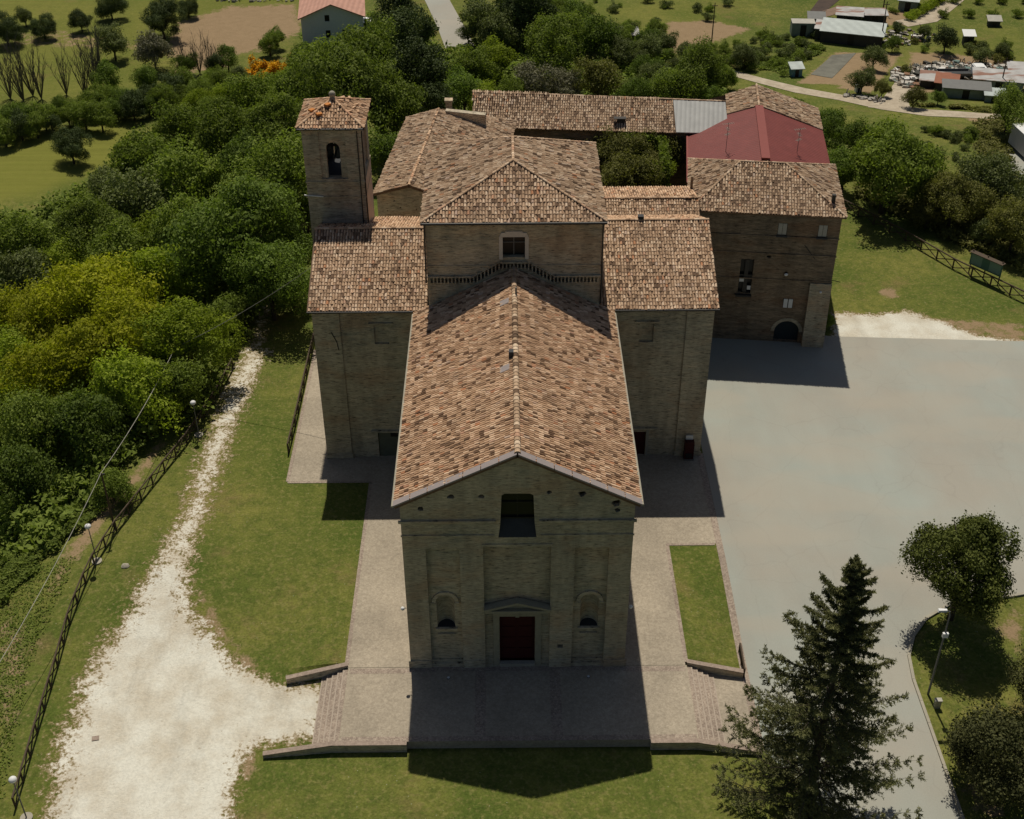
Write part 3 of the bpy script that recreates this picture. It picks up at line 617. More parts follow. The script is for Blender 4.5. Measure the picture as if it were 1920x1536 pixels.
# crossing
m = MB(); cy = 24.7; wz = 24.45
arcw = [(-.9, 21.25), (.9, 21.25), (.9, 23.12), (.5, 23.2), (0, 23.22), (-.5, 23.2), (-.9, 23.12)]
panel(m, (0, cy, 0), (1, 0, 0), (0, 1, 0), rect(-7.1, 7.1, 15.5, wz), [arcw, [(-6.95, 18.9), (-3.2, 18.9), (-1.0, 20.25), (1.0, 20.25), (3.2, 18.9), (6.95, 18.9), (6.95, 19.45), (3.3, 19.45), (1.05, 20.85), (-1.05, 20.85), (-3.3, 19.45), (-6.95, 19.45)]], [.5, .4])
m.b2(-7.1, 7.1, cy+.6, 39.1, 15, wz)
cw = m.build('crossing_wall', Bk, ch)
m = MB(); m.b2(-.95, .95, cy+.45, cy+.52, 21.2, 23.3); cwin = m.build('crossing_window', M['glass'], cw)
m = MB(); m.b2(-1.2, -.9, cy-.09, cy-.002, 21.1, 23.15); m.b2(.9, 1.2, cy-.09, cy-.002, 21.1, 23.15)
m.prism([(-1.2, cy-.09, 23.12), (1.2, cy-.09, 23.12), (1.2, cy-.002, 23.12), (-1.2, cy-.002, 23.12)], [(-1.0, cy-.09, 23.5), (1.0, cy-.09, 23.5), (1.0, cy-.002, 23.5), (-1.0, cy-.002, 23.5)])
m.b2(-.7, .7, cy-.085, cy-.003, 23.5, 23.62); m.build('window_surround', plain('pale_window_plaster', (.66, .60, .52), var=.12), cwin); m = MB(); m.b2(-.04, .04, cy+.35, cy+.44, 21.3, 23.2); m.b2(-.9, .9, cy+.36, cy+.44, 22.4, 22.47); m.build('window_frame', M['iron'], cwin)
m = MB()
def corbelz(x): return 20.2 if abs(x) < 1.02 else max(18.88, 18.9+(3.2-abs(x))*.614)
x = -6.9
while x < 6.95:
    z = corbelz(x); m.b2(x-.055, x+.055, cy-.12, cy+.3, z, z+.62); x += .30
for s in (-1, 1):
    m.b2(*sorted((s*3.3, s*7.1)), cy-.2, cy-.002, 19.47, 19.6); m.beam((s*1.0, cy-.05, 20.93), (s*3.35, cy-.05, 19.5), .1, .07)
m.b2(-1.1, 1.1, cy-.22, cy-.004, 20.78, 20.9); m.b2(-7.1, -1.6, cy-.07, cy-.003, 20.45, 20.55); m.b2(1.6, 7.1, cy-.07, cy-.003, 20.45, 20.55)
m.build('corbel_band', Bk, cw)
ex, ef, eb, ezz, cz = 7.42, 24.25, 39.4, 24.6, 27.45; af, ab = 29.7, 34.3
c1 = tile_slope('crossing_roof', [(-ex, ef, ezz), (ex, ef, ezz), (0, af, cz)], ch, M['tile'])
c2 = tile_slope('crossing_roof', [(-ex, eb, ezz), (-ex, ef, ezz), (0, af, cz), (0, ab, cz)], ch, M['tile_grey'])
c3 = tile_slope('crossing_roof', [(ex, ef, ezz), (ex, eb, ezz), (0, ab, cz), (0, af, cz)], ch, M['tile_grey'])
c4 = tile_slope('crossing_roof', [(ex, eb, ezz), (-ex, eb, ezz), (0, ab, cz)], ch, M['tile_grey'])
for a, b in (((-ex, ef, ezz), (0, af, cz)), ((ex, ef, ezz), (0, af, cz)), ((0, af, cz), (0, ab, cz)), ((-ex, eb, ezz), (0, ab, cz)), ((ex, eb, ezz), (0, ab, cz))):
    ridge_row('ridge_tiles', Vector(a)+Vector((0, 0, .08)), Vector(b)+Vector((0, 0, .08)), c1, M['tile'], .13)
m = MB(); m.tube([(-ex, ef-.1, ezz-.05), (ex, ef-.1, ezz-.05)], .11); m.tube([(7.15, 24.55, 24.4), (7.2, 24.55, 17.)], .07); m.tube([(-7.15, 24.55, 24.4), (-7.2, 24.55, 19.)], .07); m.build('gutter', M['gutter'], c1)
m = MB(); m.b2(-7.3, 7.3, 24.45, 39.2, wz-.02, ezz-.1); m.build('eaves_cornice', Bk, cw)

# ================================================================ BELL TOWER
bt = empty('bell_tower', (-15.75, 40, 0), 'square brick bell tower with arched openings and a broken tiled pyramid roof', 'bell tower')
tx0, tx1, ty0, ty1, tz = -18.3, -13.15, 37.15, 42.75, 27.25; tc = (tx0+tx1)/2; tcy = (ty0+ty1)/2
m = MB(); ao = lambda c: arch(c, .6, 22.45, 25.2)
hb = lambda c: rect(c-1.15, c+1.15, 22.4, 26.9)
for O, ux, n_, a_, b_ in (((0, ty0, 0), (1, 0, 0), (0, 1, 0), tx0, tx1), ((0, ty1, 0), (1, 0, 0), (0, -1, 0), tx0, tx1), ((tx0, 0, 0), (0, 1, 0), (1, 0, 0), ty0, ty1), ((tx1, 0, 0), (0, 1, 0), (-1, 0, 0), ty0, ty1)):
    c_ = (a_+b_)/2; panel(m, O, ux, n_, rect(a_, b_, 0, tz), [hb(c_)], .16); O2 = Vector(O)+Vector(n_)*.16; panel(m, O2, ux, n_, hb(c_), [ao(c_)], .55)
tb = m.build('tower_wall', M['brick_tower'], bt)
m = MB(); m.b2(tx0+.7, tx1-.7, ty0+.7, ty1-.7, 21.9, 22.3); m.build('belfry_floor', M['slate'], tb)
m = MB()
for c_ in (tx0, tx1):
    pass
for z_ in (22.05, 20.6): m = MB(); m.b2(tx0-.07, tx1+.07, ty0-.07, ty0-.002, z_, z_+.14); m.b2(tx1+.002, tx1+.07, ty0, ty1, z_, z_+.14); m.build('string_course', Bk, tb)
m = MB()
m.b2(tx0-.1, tx1+.1, ty0-.1, ty0-.003, 26.95, 27.2); m.b2(tx1+.003, tx1+.1, ty0, ty1, 26.95, 27.2); m.build('string_course', Bk, tb)
m = MB(); m.b2(tx1+.004, tx1+.05, ty0+.35, ty1, 16, 22.0); m.build('plaster_side_bounce_tint', plain('tower_plaster_bounce_tint', (.62, .48, .37), var=.2, bm=.3), bt)  # plaster slab, its colour lightened to include warm bounce light on this side
m = MB(); m.beam((tx0+.9, tcy, 24.4), (tx1-.9, tcy, 24.4), .16, .2); m.beam((tc, ty0+.8, 24.), (tc, ty1-.8, 24.), .12, .14); m.build('bell_frame', M['wood'], bt)
m = MB(); m.tube([(tc+.1, tcy, 24.3), (tc+.1, tcy, 24.1), (tc+.1, tcy, 23.8), (tc+.1, tcy, 23.5), (tc+.1, tcy, 23.3)], [.08, .25, .32, .38, .5], 12); m.build('bell', M['iron'], bt, True)
m = MB(); m.tube([(tx1+.05, ty0+.15, 26.9), (tx1+.08, ty0+.15, 18.0)], .06); m.tube([(tx1-.35, ty0-.06, 26.9), (tx1-.35, ty0-.06, 18.0)], .05); m.build('downpipe', M['gutter'], bt)
m = MB(); m.beam((tx0-.3, ty0-.1, 20.9), (tx0+1.4, ty0-.1, 20.75), .09, .09); m.build('white_rod', M['white'], bt)
e = .38; z0 = 27.3; ap = (tc-.0, tcy, 28.75); cs_ = [(tx0-e, ty0-e, z0), (tx1+e, ty0-e, z0), (tx1+e, ty1+e, z0), (tx0-e, ty1+e, z0)]
tr_ = None
for i in range(4):
    k = tile_slope('tower_roof', [cs_[i], cs_[(i+1) % 4], ap], bt, M['tile_warm'], messy=1.2 if i == 1 else .5); tr_ = tr_ or k
    ridge_row('ridge_tiles', Vector(cs_[i])+Vector((0, 0, .07)), Vector(ap)+Vector((0, 0, .07)), k, M['tile_warm'], .13)
m = MB(); m.tube([(ap[0], ap[1], ap[2]-.1), (ap[0], ap[1], ap[2]+.25)], .22); m.sphere((ap[0], ap[1], ap[2]+.4), .3); m.build('finial', M['stone'], tr_, True)
m = MB()
for x, y in ((tc-.35, tcy-.9), (tc-1.0, tcy-1.9), (tc-1.75, tcy-1.)):
    z = z0+1.45*(1-max(abs(x-tc)/2.95, abs(y-tcy)/3.2))+.22; m = MB(); m.box((x, y, z), (.5, .42, .16), random.uniform(0, 1)); m.build('displaced_tile', M['orange'], tr_)
for k in range(9):
    x, y = tc+random.uniform(.6, 2.3), tcy+random.uniform(-1.4, 2.2); z = z0+1.45*(1-max(abs(x-tc)/2.95, abs(y-tcy)/3.2))+.18; m = MB(); m.box((x, y, z), (.5, .2, .1), random.uniform(0, 3)); m.build('displaced_tile', M['tile_warm'], tr_)
m = MB(); m.tube([(tx0-e, ty0-e-.08, z0-.05), (tx1+e, ty0-e-.08, z0-.05)], .08); m.build('gutter', M['gutter'], tr_)

# ================================================================ CONVENT
CA = rad(6.8); E_ = Vector((math.cos(CA), -math.sin(CA), 0)); T_ = Vector((math.sin(CA), math.cos(CA), 0)); CO = Vector((32.1, 44.45, 0))
def cv(s, t, z): return tuple(CO+E_*s+T_*t+Vector((0, 0, z)))
cb = empty('convent_house', cv(-7, 5, 0), 'tall dark brick house with hipped tile roof and shuttered windows right of the church', 'house')
BR = M['brick_red']
m = MB(); S0, D0, ZE = -14.5, 11.3, 14.6
op = [rect(-10.5, -9.6, 12.3, 13.65), rect(-6.0, -5.1, 12.35, 13.65), rect(-2.1, -1.2, 12.35, 13.65), rect(-9.2, -7.9, 5.6, 9.5), rect(-4.5, -3.5, 4.1, 5.2), arch(-3.75, 1.25, .05, 1.3), blob(-4.6, 8.1, .25), blob(-6.5, 9.9, .22)]
panel(m, cv(0, 0, 0), E_, T_, rect(S0, 0, 0, ZE), op, [.06, .12, .12, .45, .12, .6, .25, .25])
for a, b in (((S0, 0), (S0, D0)), ((0, 0), (0, D0)), ((S0, D0), (0, D0))): m.add([cv(*a, 0), cv(*b, 0), cv(*b, ZE), cv(*a, ZE)], [(0, 1, 2, 3)])
m.build('house_wall', BR, cb)
m = MB(); m.prism([cv(-2.1, -.75, 0), cv(.1, -.75, 0), cv(.1, -.002, 0), cv(-2.1, -.002, 0)], [cv(-2.1, -.2, 7.2), cv(.05, -.2, 7.2), cv(.05, -.002, 7.2), cv(-2.1, -.002, 7.2)]); m.build('buttress', M['brick'], cb)
m = MB()
def cbox(mb, s0, s1, t0, t1, z0_, z1_): mb.prism([cv(s0, t0, z0_), cv(s1, t0, z0_), cv(s1, t1, z0_), cv(s0, t1, z0_)], [cv(s0, t0, z1_), cv(s1, t0, z1_), cv(s1, t1, z1_), cv(s0, t1, z1_)])
for z_ in (12.15, 10.2, 7.3): m = MB(); cbox(m, S0, .06, -.09, -.003, z_, z_+.12); m.build('string_course', BR, cb)
for s0, s1 in ((-6.0, -5.1), (-2.1, -1.2)):
    m = MB(); cbox(m, s0, s1, .10, .15, 12.35, 13.65); wn = m.build('window', M['glass'], cb)
    for q0, q1 in ((s0+.04, s0+.43), (s0+.47, s1-.04)):
        m = MB(); cbox(m, q0, q1, .0, .07, 12.4, 13.62); m.build('shutter', M['shutter'], wn)
    m = MB(); cbox(m, s0-.1, s1+.1, -.16, -.092, 12.17, 12.33); m.build('sill', M['slate'], wn)
m = MB(); cbox(m, -10.5, -9.6, .05, .1, 12.3, 13.65); m.build('window', BR, cb)
m = MB(); cbox(m, -9.2, -7.9, .42, .5, 5.6, 9.5); wn = m.build('window', M['glass'], cb)
m = MB(); cbox(m, -8.75, -8.35, .05, .2, 5.7, 9.4); cbox(m, -9.2, -7.9, .1, .2, 7.5, 7.7); cbox(m, -9.4, -7.8, -.35, -.003, 5.3, 5.5); m.build('window_frame', M['gutter'], wn)
m = MB(); cbox(m, -9.15, -8.7, .02, .06, 6.9, 7.35); m.build('white_cloth', M['white'], wn); m = MB(); cbox(m, -8.3, -7.95, .02, .06, 6.0, 6.45); m.build('white_cloth', M['white'], wn)
m = MB(); cbox(m, -4.5, -3.5, .10, .16, 4.1, 5.2); wn = m.build('window', M['glass'], cb)
for q0, q1 in ((-4.45, -4.05), (-3.95, -3.55)):
    m = MB(); cbox(m, q0, q1, -.04, .05, 4.15, 5.15); m.build('shutter', M['white'], wn)
m = MB(); cbox(m, -5.05, -2.45, .5, .58, 0, 2.7); ad = m.build('arched_door', plain('dark_teal_door', (.03, .04, .045)), cb)
m = MB(); 
for k in range(12):
    a0, a1 = math.pi*k/12, math.pi*(k+1)/12; f_ = lambda r, a, t: cv(-3.75+r*math.cos(a), t, 1.3+r*math.sin(a))
    m.prism([f_(1.27, a0, -.05), f_(1.62, a0, -.05), f_(1.62, a1, -.05), f_(1.27, a1, -.05)], [f_(1.27, a0, -.002), f_(1.62, a0, -.002), f_(1.62, a1, -.002), f_(1.27, a1, -.002)])
m.build('arch_surround', M['brick'], ad)
m = MB(); m.b2(0, .01, 0, .01, 0, .01) if False else None
m.beam(cv(-3.2, -.05, 11.4), cv(-2.0, -.05, 9.9), .05, .05); m.build('iron_rod', M['black'], cb); m = MB(); m.beam(cv(.1, .5, 7.3), cv(.9, .4, 7.2), .05, .05); m.build('iron_rod', M['black'], cb)
m = MB(); m.sphere(cv(-4.6, -.15, 8.05), .2, (1, .6, .8)); m.build('wall_lamp', M['white'], cb); m = MB(); m.sphere(cv(-1., -.45, 6.4), .13); m.build('wall_lamp', M['white'], cb)
q = .38; RZ = 17.45; f1, f2 = -9.9, -5.4; mid = 5.6; ezc = 14.75
cA = tile_slope('house_roof', [cv(S0-q, -q, ezc), cv(q, -q, ezc), cv(f2, mid, RZ), cv(f1, mid, RZ)], cb, M['tile_grey'], col=.27)
for P4 in ([cv(S0-q, D0+q, ezc), cv(S0-q, -q, ezc), cv(f1, mid, RZ)], [cv(q, -q, ezc), cv(q, D0+q, ezc), cv(f2, mid, RZ)], [cv(q, D0+q, ezc), cv(S0-q, D0+q, ezc), cv(f1, mid, RZ), cv(f2, mid, RZ)]):
    tile_slope('house_roof', P4, cb, M['tile_grey'], col=.27, messy=.8)
for a, b in ((cv(S0-q, -q, ezc), cv(f1, mid, RZ)), (cv(q, -q, ezc), cv(f2, mid, RZ)), (cv(f1, mid, RZ), cv(f2, mid, RZ)), (cv(S0-q, D0+q, ezc), cv(f1, mid, RZ)), (cv(q, D0+q, ezc), cv(f2, mid, RZ))):
    ridge_row('ridge_tiles', Vector(a)+Vector((0, 0, .06)), Vector(b)+Vector((0, 0, .06)), cA, M['tile_grey'], .13)
m = MB(); m.box(cv(-.9, 1.3, 15.6), (.35, .35, 1.5), -CA); m.build('chimney', M['gutter'], cA)
m = MB(); m.box(cv(-14.6, 4., 15.6), (.25, .25, 1.5), -CA); m.build('chimney', M['brick_red'], cA)
# link wing
lk_ = empty('link_wing', (13, 47, 0), 'low tiled wing joining the church to the tall dark house', 'building')
m = MB(); m.b2(7.2, 18., 44.6, 50.7, 0, 14.7); m.build('wing_wall', BR, lk_)
k = tile_slope('wing_roof', [(7.2, 44.2, 14.8), (18.2, 44.2, 14.8), (18.2, 46.3, 15.85), (7.2, 46.3, 15.85)], lk_, M['tile'])
tile_slope('wing_roof', [(18.2, 51.1, 14.75), (7.2, 51.1, 14.75), (7.2, 46.3, 15.85), (18.2, 46.3, 15.85)], lk_, M['tile_warm'])
ridge_row('ridge_tiles', (7.2, 46.3, 15.92), (18.4, 46.3, 15.92), k, M['tile'])
# right cloister wing (red panels in front, tiles behind)
rw = empty('cloister_wing', cv(-7, 20, 0), 'long wing with dark red panel roof behind the tall house', 'building')
sL, sR, sc_ = -14.75, .55, -6.9; tF, tM, tB = 10.7, 25.0, 31.5; zR, zE = 15.5, 12.9
m = MB(); 
for a, b in (((sL+.3, tF), (sL+.3, tB)), ((sR-.3, tF), (sR-.3, tB))): m.add([cv(*a, 0), cv(*b, 0), cv(*b, zE), cv(*a, zE)], [(0, 1, 2, 3)])
for t_ in (tF, tB): m.add([cv(sL+.3, t_, 0), cv(sR-.3, t_, 0), cv(sR-.3, t_, zE), cv(sc_, t_, zR-.1), cv(sL+.3, t_, zE)], [(0, 1, 2, 3, 4)])
m.build('wing_wall', BR, rw)
m = MB()
for s in (sL, sR):
    m.prism([cv(s, tF, zE-.05), cv(s, tM, zE-.05), cv(sc_, tM, zR-.05), cv(sc_, tF, zR-.05)], [cv(s, tF, zE+.07), cv(s, tM, zE+.07), cv(sc_, tM, zR+.07), cv(sc_, tF, zR+.07)])
rd = m.build('red_roof', M['red_roof'], rw)
m = MB(); m.beam(cv(sc_, tF, zR+.14), cv(sc_, tM, zR+.14), .9, .12); m.build('ridge_cap', M['red_trim'], rd)
m = MB(); m.beam(cv(sL-.05, tF-1, zE-.0), cv(sL-.05, tM, zE), .2, .3); m.build('eaves_trim', M['red_trim'], rd)
for s, nm in ((sL, 0), (sR, 1)):
    P4 = [cv(s, tM+.02, zE+.12), cv(s, tB, zE+.12), cv(sc_, tB, zR+.12), cv(sc_, tM+.02, zR+.12)]
    if nm == 0: P4 = [cv(-10.4, tM+.02, zE+.12+(zR-zE)*.56), cv(-10.4, tB-.6, zE+.12+(zR-zE)*.56), cv(sc_, tB, zR+.12), cv(sc_, tM+.02, zR+.12)]
    kk = tile_slope('tiled_roof', P4, rw, M['tile_grey'], col=.27, messy=.9)
ridge_row('ridge_tiles', cv(sc_, tM, zR+.18), cv(sc_, tB, zR+.18), kk, M['tile_grey'], .13)
def antenna(s, t, z, label, h=3.2):
    p = Vector(cv(s, t, z)); a = empty('antenna', p, label, 'antenna', 'aerials on the red roof'); m = MB(); m.tube([p, p+Vector((0, 0, h))], .03, 6); m.build('mast', M['iron'], a)
    m = MB()
    for hz, ln, dr_ in ((h-.1, 1.2, .3), (h-.7, .9, 1.6), (h-1.3, .7, .9)):
        d = Vector((math.cos(dr_), math.sin(dr_), 0)); m.tube([p+Vector((0, 0, hz))-d*ln/2, p+Vector((0, 0, hz))+d*ln/2], .022, 5); e2 = Vector((-d.y, d.x, 0))
        for i in range(6): c = p+Vector((0, 0, hz))+d*ln*(i/5-.5); m.tube([c-e2*.22, c+e2*.22], .014, 4)
    m.build('aerial', M['shutter'], a)
antenna(-10.8, 15, 14.2, 'tall television aerial on the left slope of the red roof', 3.4); antenna(-3.2, 15.5, 14.3, 'thin television aerial on the right slope of the red roof', 2.8)
# rear wing
rwg = empty('rear_wing', cv(-22, 27, 0), 'long low rear wing with a grey-brown tile roof behind the courtyard', 'building')
def rv(x, side):  # ridge/eave line points by x
    return (x, 75.1-(x+4.1)*.119 if side else 69.95-(x+4.1)*.084)
zr_, ze_ = 15.5, 13.3; xl, xm, xr_ = -4.4, 18.7, 24.6
m = MB(); m.prism([(xl+.3, 70.4, 0), (xr_, 68, 0), (xr_, 76, 0), (xl+.3, 79, 0)], [(xl+.3, 70.4, 13.1), (xr_, 68, 13.1), (xr_, 76, 13.1), (xl+.3, 79, 13.1)]); m.build('wing_wall', BR, rwg)
def P3(x, side): a = rv(x, side); return (a[0], a[1], zr_ if side else ze_)
k = tile_slope('wing_roof', [P3(xl, 0), P3(xm, 0), P3(xm, 1), P3(xl+.1, 1)], rwg, M['tile_grey'], col=.27, messy=.5)
a_, b_ = Vector(P3(xl, 1)), Vector(P3(xr_, 1)); off = Vector((.5, 4.3, -2))
tile_slope('wing_roof', [b_+off, a_+off, a_, b_], rwg, M['tile_grey'], col=.27)
ridge_row('ridge_tiles', a_+Vector((0, 0, .05)), b_+Vector((0, 0, .05)), k, M['tile_grey'])
m = MB(); m.prism([P3(xm+.02, 0), P3(xr_, 0), P3(xr_, 1), P3(xm+.02, 1)], [Vector(P3(xm+.02, 0))+Vector((0, 0, .1)), Vector(P3(xr_, 0))+Vector((0, 0, .1)), Vector(P3(xr_, 1))+Vector((0, 0, .1)), Vector(P3(xm+.02, 1))+Vector((0, 0, .1))]); m.build('metal_roof_patch', M['zinc'], rwg)
m = MB(); c = Vector((12.6, 69.8, 14.15)); m.box(c, (.9, .5, .5)); m.box(c+Vector((-.15, -.1, .28)), (1.4, .7, .1)); m.build('roof_hatch', M['gutter'], rwg)
# left rear wing
lw = empty('sacristy_wing', (-8, 55, 0), 'brick wing with broad gabled tile roof between the bell tower and crossing', 'building')
d_ = Vector((.112, .994, 0)); pr = Vector((.994, -.112, 0)); g0 = Vector((-10.0, 47.0, 0)); Lr = 19.
def lwp(s, t, z): return tuple(g0+pr*s+d_*t+Vector((0, 0, z)))
zA, zL_, zRt = 17.2, 16.1, 14.6
m = MB(); hh = [blob(x_, z_, .1) for x_, z_ in ((-2.3, 14.2), (-1, 14.6), (.6, 14.5), (2.3, 14.4), (-1.6, 15.3), (1.5, 15.4))]
panel(m, lwp(0, 0, 0), pr, d_, [(-3.3, 0), (8, 0), (8, 14.5), (0, zA-.1), (-3.3, zL_)], hh, .25)
m.add([lwp(-3.3, 0, 0), lwp(-3.3, Lr, 0), lwp(-3.3, Lr, zL_), lwp(-3.3, 0, zL_)], [(0, 1, 2, 3)]); m.add([lwp(8, 0, 0), lwp(8, Lr, 0), lwp(8, Lr, 14.5), lwp(8, 0, 14.5)], [(0, 1, 2, 3)]); m.add([lwp(-3.3, Lr, 0), lwp(8, Lr, 0), lwp(8, Lr, 14.5), lwp(0, Lr, zA-.1), lwp(-3.3, Lr, zL_)], [(0, 1, 2, 3, 4)])
m.build('wing_wall', M['brick_tower'], lw)
k = tile_slope('wing_roof', [lwp(-3.6, Lr, zL_), lwp(-3.6, -.3, zL_), lwp(0, -.3, zA), lwp(0, Lr, zA)], lw, M['tile_grey'], messy=.9)
tile_slope('wing_roof', [lwp(8.2, -.3, 14.5), lwp(8.2, Lr+4, 14.5), lwp(0, Lr, zA), lwp(0, -.3, zA)], lw, M['tile_grey'], messy=.9)
ridge_row('ridge_tiles', lwp(0, -.3, zA+.06), lwp(0, Lr, zA+.06), k, M['tile_warm'], .14)
m = MB(); m.prism([lwp(.8, Lr-.5, 14.5), lwp(5.2, Lr-.5, 14.5), lwp(5.2, Lr+.2, 14.5), lwp(.8, Lr+.2, 14.5)], [lwp(.8, Lr-.5, 17.2), lwp(5.2, Lr-.5, 16.9), lwp(5.2, Lr+.2, 16.9), lwp(.8, Lr+.2, 17.2)]); m.build('parapet', M['brick_tower'], lw)
m = MB(); c = Vector(lwp(.9, Lr+1.5, 17.2)); c.z -= .9; m.box(c, (.7, .7, 2.6)); m.box(c+Vector((0, 0, 1.35)), (.9, .9, .2)); m.build('chimney', M['brick'], lw)

# ================================================================ TREES
def lobes_crown(seed, n_lobes, per, leaf, lobe_r=.36, shape='round', flat=.85, lo_cut=-.55, dfm=1.):
    g = np.random.default_rng(seed); cs = []; 
    while len(cs) < n_lobes:
        d = g.normal(0, 1, 3); d /= np.linalg.norm(d)
        if d[2] < lo_cut: continue
        k = g.uniform(.40, .92)
        if shape == 'tall': k *= (1-.45*max(0, d[2]))
        cs.append((d*k, lobe_r*g.uniform(.5, 1.35)))
    P = []; Nn = []
    for c, r in cs:
        m = int(per*(r/lobe_r)**2); d = g.normal(0, 1, (m, 3)); d /= np.linalg.norm(d, axis=1)[:, None]
        cn = c/(np.linalg.norm(c)+1e-6); bias = d@cn; d = d[bias > g.uniform(-.75, .1, m)]; m = len(d)
        rr = r*(1+.22*np.sin(d[:, 0]*5+c[0]*9)*np.sin(d[:, 1]*6+c[1]*7)+.16*g.normal(0, 1, m)); rr *= g.choice([1, 1, 1, .75, 1.18], m)
        P.append(c+d*rr[:, None]); Nn.append(d)
    m = int(per*2.0); d = g.normal(0, 1, (m, 3)); d /= np.linalg.norm(d, axis=1)[:, None]; P.append(d*.55*g.random((m, 1))**.4); Nn.append(d)
    P = np.concatenate(P); Nn = np.concatenate(Nn)
    az = np.arctan2(P[:, 1], P[:, 0]); o1, o2, o3 = g.uniform(0, 6.28, 3); P *= (1+dfm*(.16*np.sin(2*az+o1)+.12*np.sin(3*az+o2+P[:, 2]*2)+.10*np.sin(4*P[:, 2]+o3)))[:, None]; P[:, 2] *= flat
    if shape == 'umbrella': P[:, 2] = np.where(P[:, 2] < 0, P[:, 2]*.45, P[:, 2]*.8)
    n = len(P); Nn = Nn+g.normal(0, .55, (n, 3)); Nn /= np.linalg.norm(Nn, axis=1)[:, None]
    t = g.normal(0, 1, (n, 3)); a = np.cross(Nn, t); a /= np.linalg.norm(a, axis=1)[:, None]; b = np.cross(Nn, a)
    s = leaf*g.uniform(.55, 1.35, (n, 1)); Q = np.stack([P-a*s, P+b*s*.62, P+a*s, P-b*s*.62], 1)
    Q[:, 1] += Nn*s*.18; Q[:, 3] += Nn*s*.18
    return Q.reshape(-1, 3)
def crown_mesh(name, Q, mat):
    n = len(Q)//4; o = npmesh(name, Q, np.arange(n*4).reshape(-1, 4), mat); me = o.data; bpy.data.objects.remove(o); return me
def trunk_mesh(seed, h0, spread=.5, limbs=6, r=.07, top=1.2, lean=.05):
    g = random.Random(seed); m = MB(); m.tube([(0, 0, -.25), (lean*.3, 0, h0*.5), (lean, .02, h0), (lean, 0, top)], [r*1.3, r, r*.8, r*.2], 8)
    for i in range(limbs):
        a = 2*math.pi*i/limbs+g.uniform(-.4, .4); z = h0*g.uniform(.75, 1.1); e = g.uniform(.8, 1.1)*spread
        p1 = (lean+math.cos(a)*e*.5, math.sin(a)*e*.5, z+g.uniform(.2, .4)); p2 = (lean+math.cos(a)*e*1.1, math.sin(a)*e*1.1, z+g.uniform(.45, .85))
        m.tube([(lean, 0, z-.1), p1, p2], [r*.6, r*.4, r*.12], 6)
        for s in (-1, 1): m.tube([p1, (p1[0]+math.cos(a+s)*e*.5, p1[1]+math.sin(a+s)*e*.5, p1[2]+.35)], [r*.28, r*.08], 5)
    me = bpy.data.meshes.new('trunk'); me.from_pydata(m.v, [], m.f); me.polygons.foreach_set('use_smooth', [True]*len(me.polygons)); me.materials.append(M['bark']); return me
LF = M_dummy = None
big = [crown_mesh('crown', lobes_crown(s, 58, 520, .034, .27), LEAF['green']) for s in (11, 12, 13)]
mid = [crown_mesh('crown', lobes_crown(s, 38, 380, .044, .30), LEAF['green']) for s in (21, 22, 23)]
small = [crown_mesh('crown', lobes_crown(s, 16, 170, .075, .36, flat=.8, lo_cut=-.9), LEAF['green']) for s in (31, 32)]
dense = [crown_mesh('crown', lobes_crown(s, 56, 700, .028, .26, lo_cut=-.8, dfm=.45), LEAF['green']) for s in (41, 42)]
talls = [crown_mesh('crown', lobes_crown(s, 40, 360, .042, .27, 'tall', 1.25, -.95), LEAF['green']) for s in (51, 52)]
umb = [crown_mesh('crown', lobes_crown(s, 60, 1100, .026, .24, 'round', .92, -.6, .5), LEAF['green']) for s in (66,)]
trunk = trunk_mesh(1, .6, .55, 6, .06); trunk_s = trunk_mesh(2, .35, .4, 4, .05, .8); trunk_p = trunk_mesh(3, .85, .45, 8, .055, 1.5, .08)
tcount = [0]
def put_tree(px, py, r, col, label, fam='mid', name='broadleaf_tree', cat='tree', group=None, hz=None, rz=1., hc=None):
    """crown centred on the line of sight through (px,py) of the photograph's layout, r = crown radius in its pixels"""
    r = r*.96; meshes = dict(big=big, mid=mid, small=small, dense=dense, tall=talls, pine=umb)[fam]; R = r*.042
    for _ in range(5):
        hz_ = hc/R if hc else hz if hz is not None else {'small': .75, 'mid': 1.15, 'big': 1.2, 'dense': 1.05, 'tall': 1.35, 'pine': 1.55}[fam]
        x, y = G(px, py, R*hz_); d = math.sqrt((x-CAM[0])**2+(y-CAM[1])**2+(CAM[2]-3)**2); dd = abs((np.array([x, y, 3.])-CAM)@fw); R = r*dd/F
    z = float(H(x, y)); i = tcount[0]; tcount[0] += 1
    t = empty(name, (x, y, z), label, cat, group); a = random.uniform(0, 6.28); sq = random.uniform(.84, 1.18)
    t.rotation_euler = (0, 0, a)
    c = bpy.data.objects.new('crown', meshes[i % len(meshes)]); C.objects.link(c); c.parent = t; c.location = (0, 0, R*hz_); c.scale = (R*sq, R/sq, R*rz)
    c.material_slots[0].link = 'OBJECT'; c.material_slots[0].material = LEAF[col]
    k = bpy.data.objects.new('trunk', {'small': trunk_s, 'pine': trunk_p}.get(fam, trunk)); C.objects.link(k); k.parent = t; k.scale = (R, R, R*(hz_/1.15 if fam != 'small' else hz_/.75))
    return t
T = put_tree
WG = 'trees in the wood left of the church'
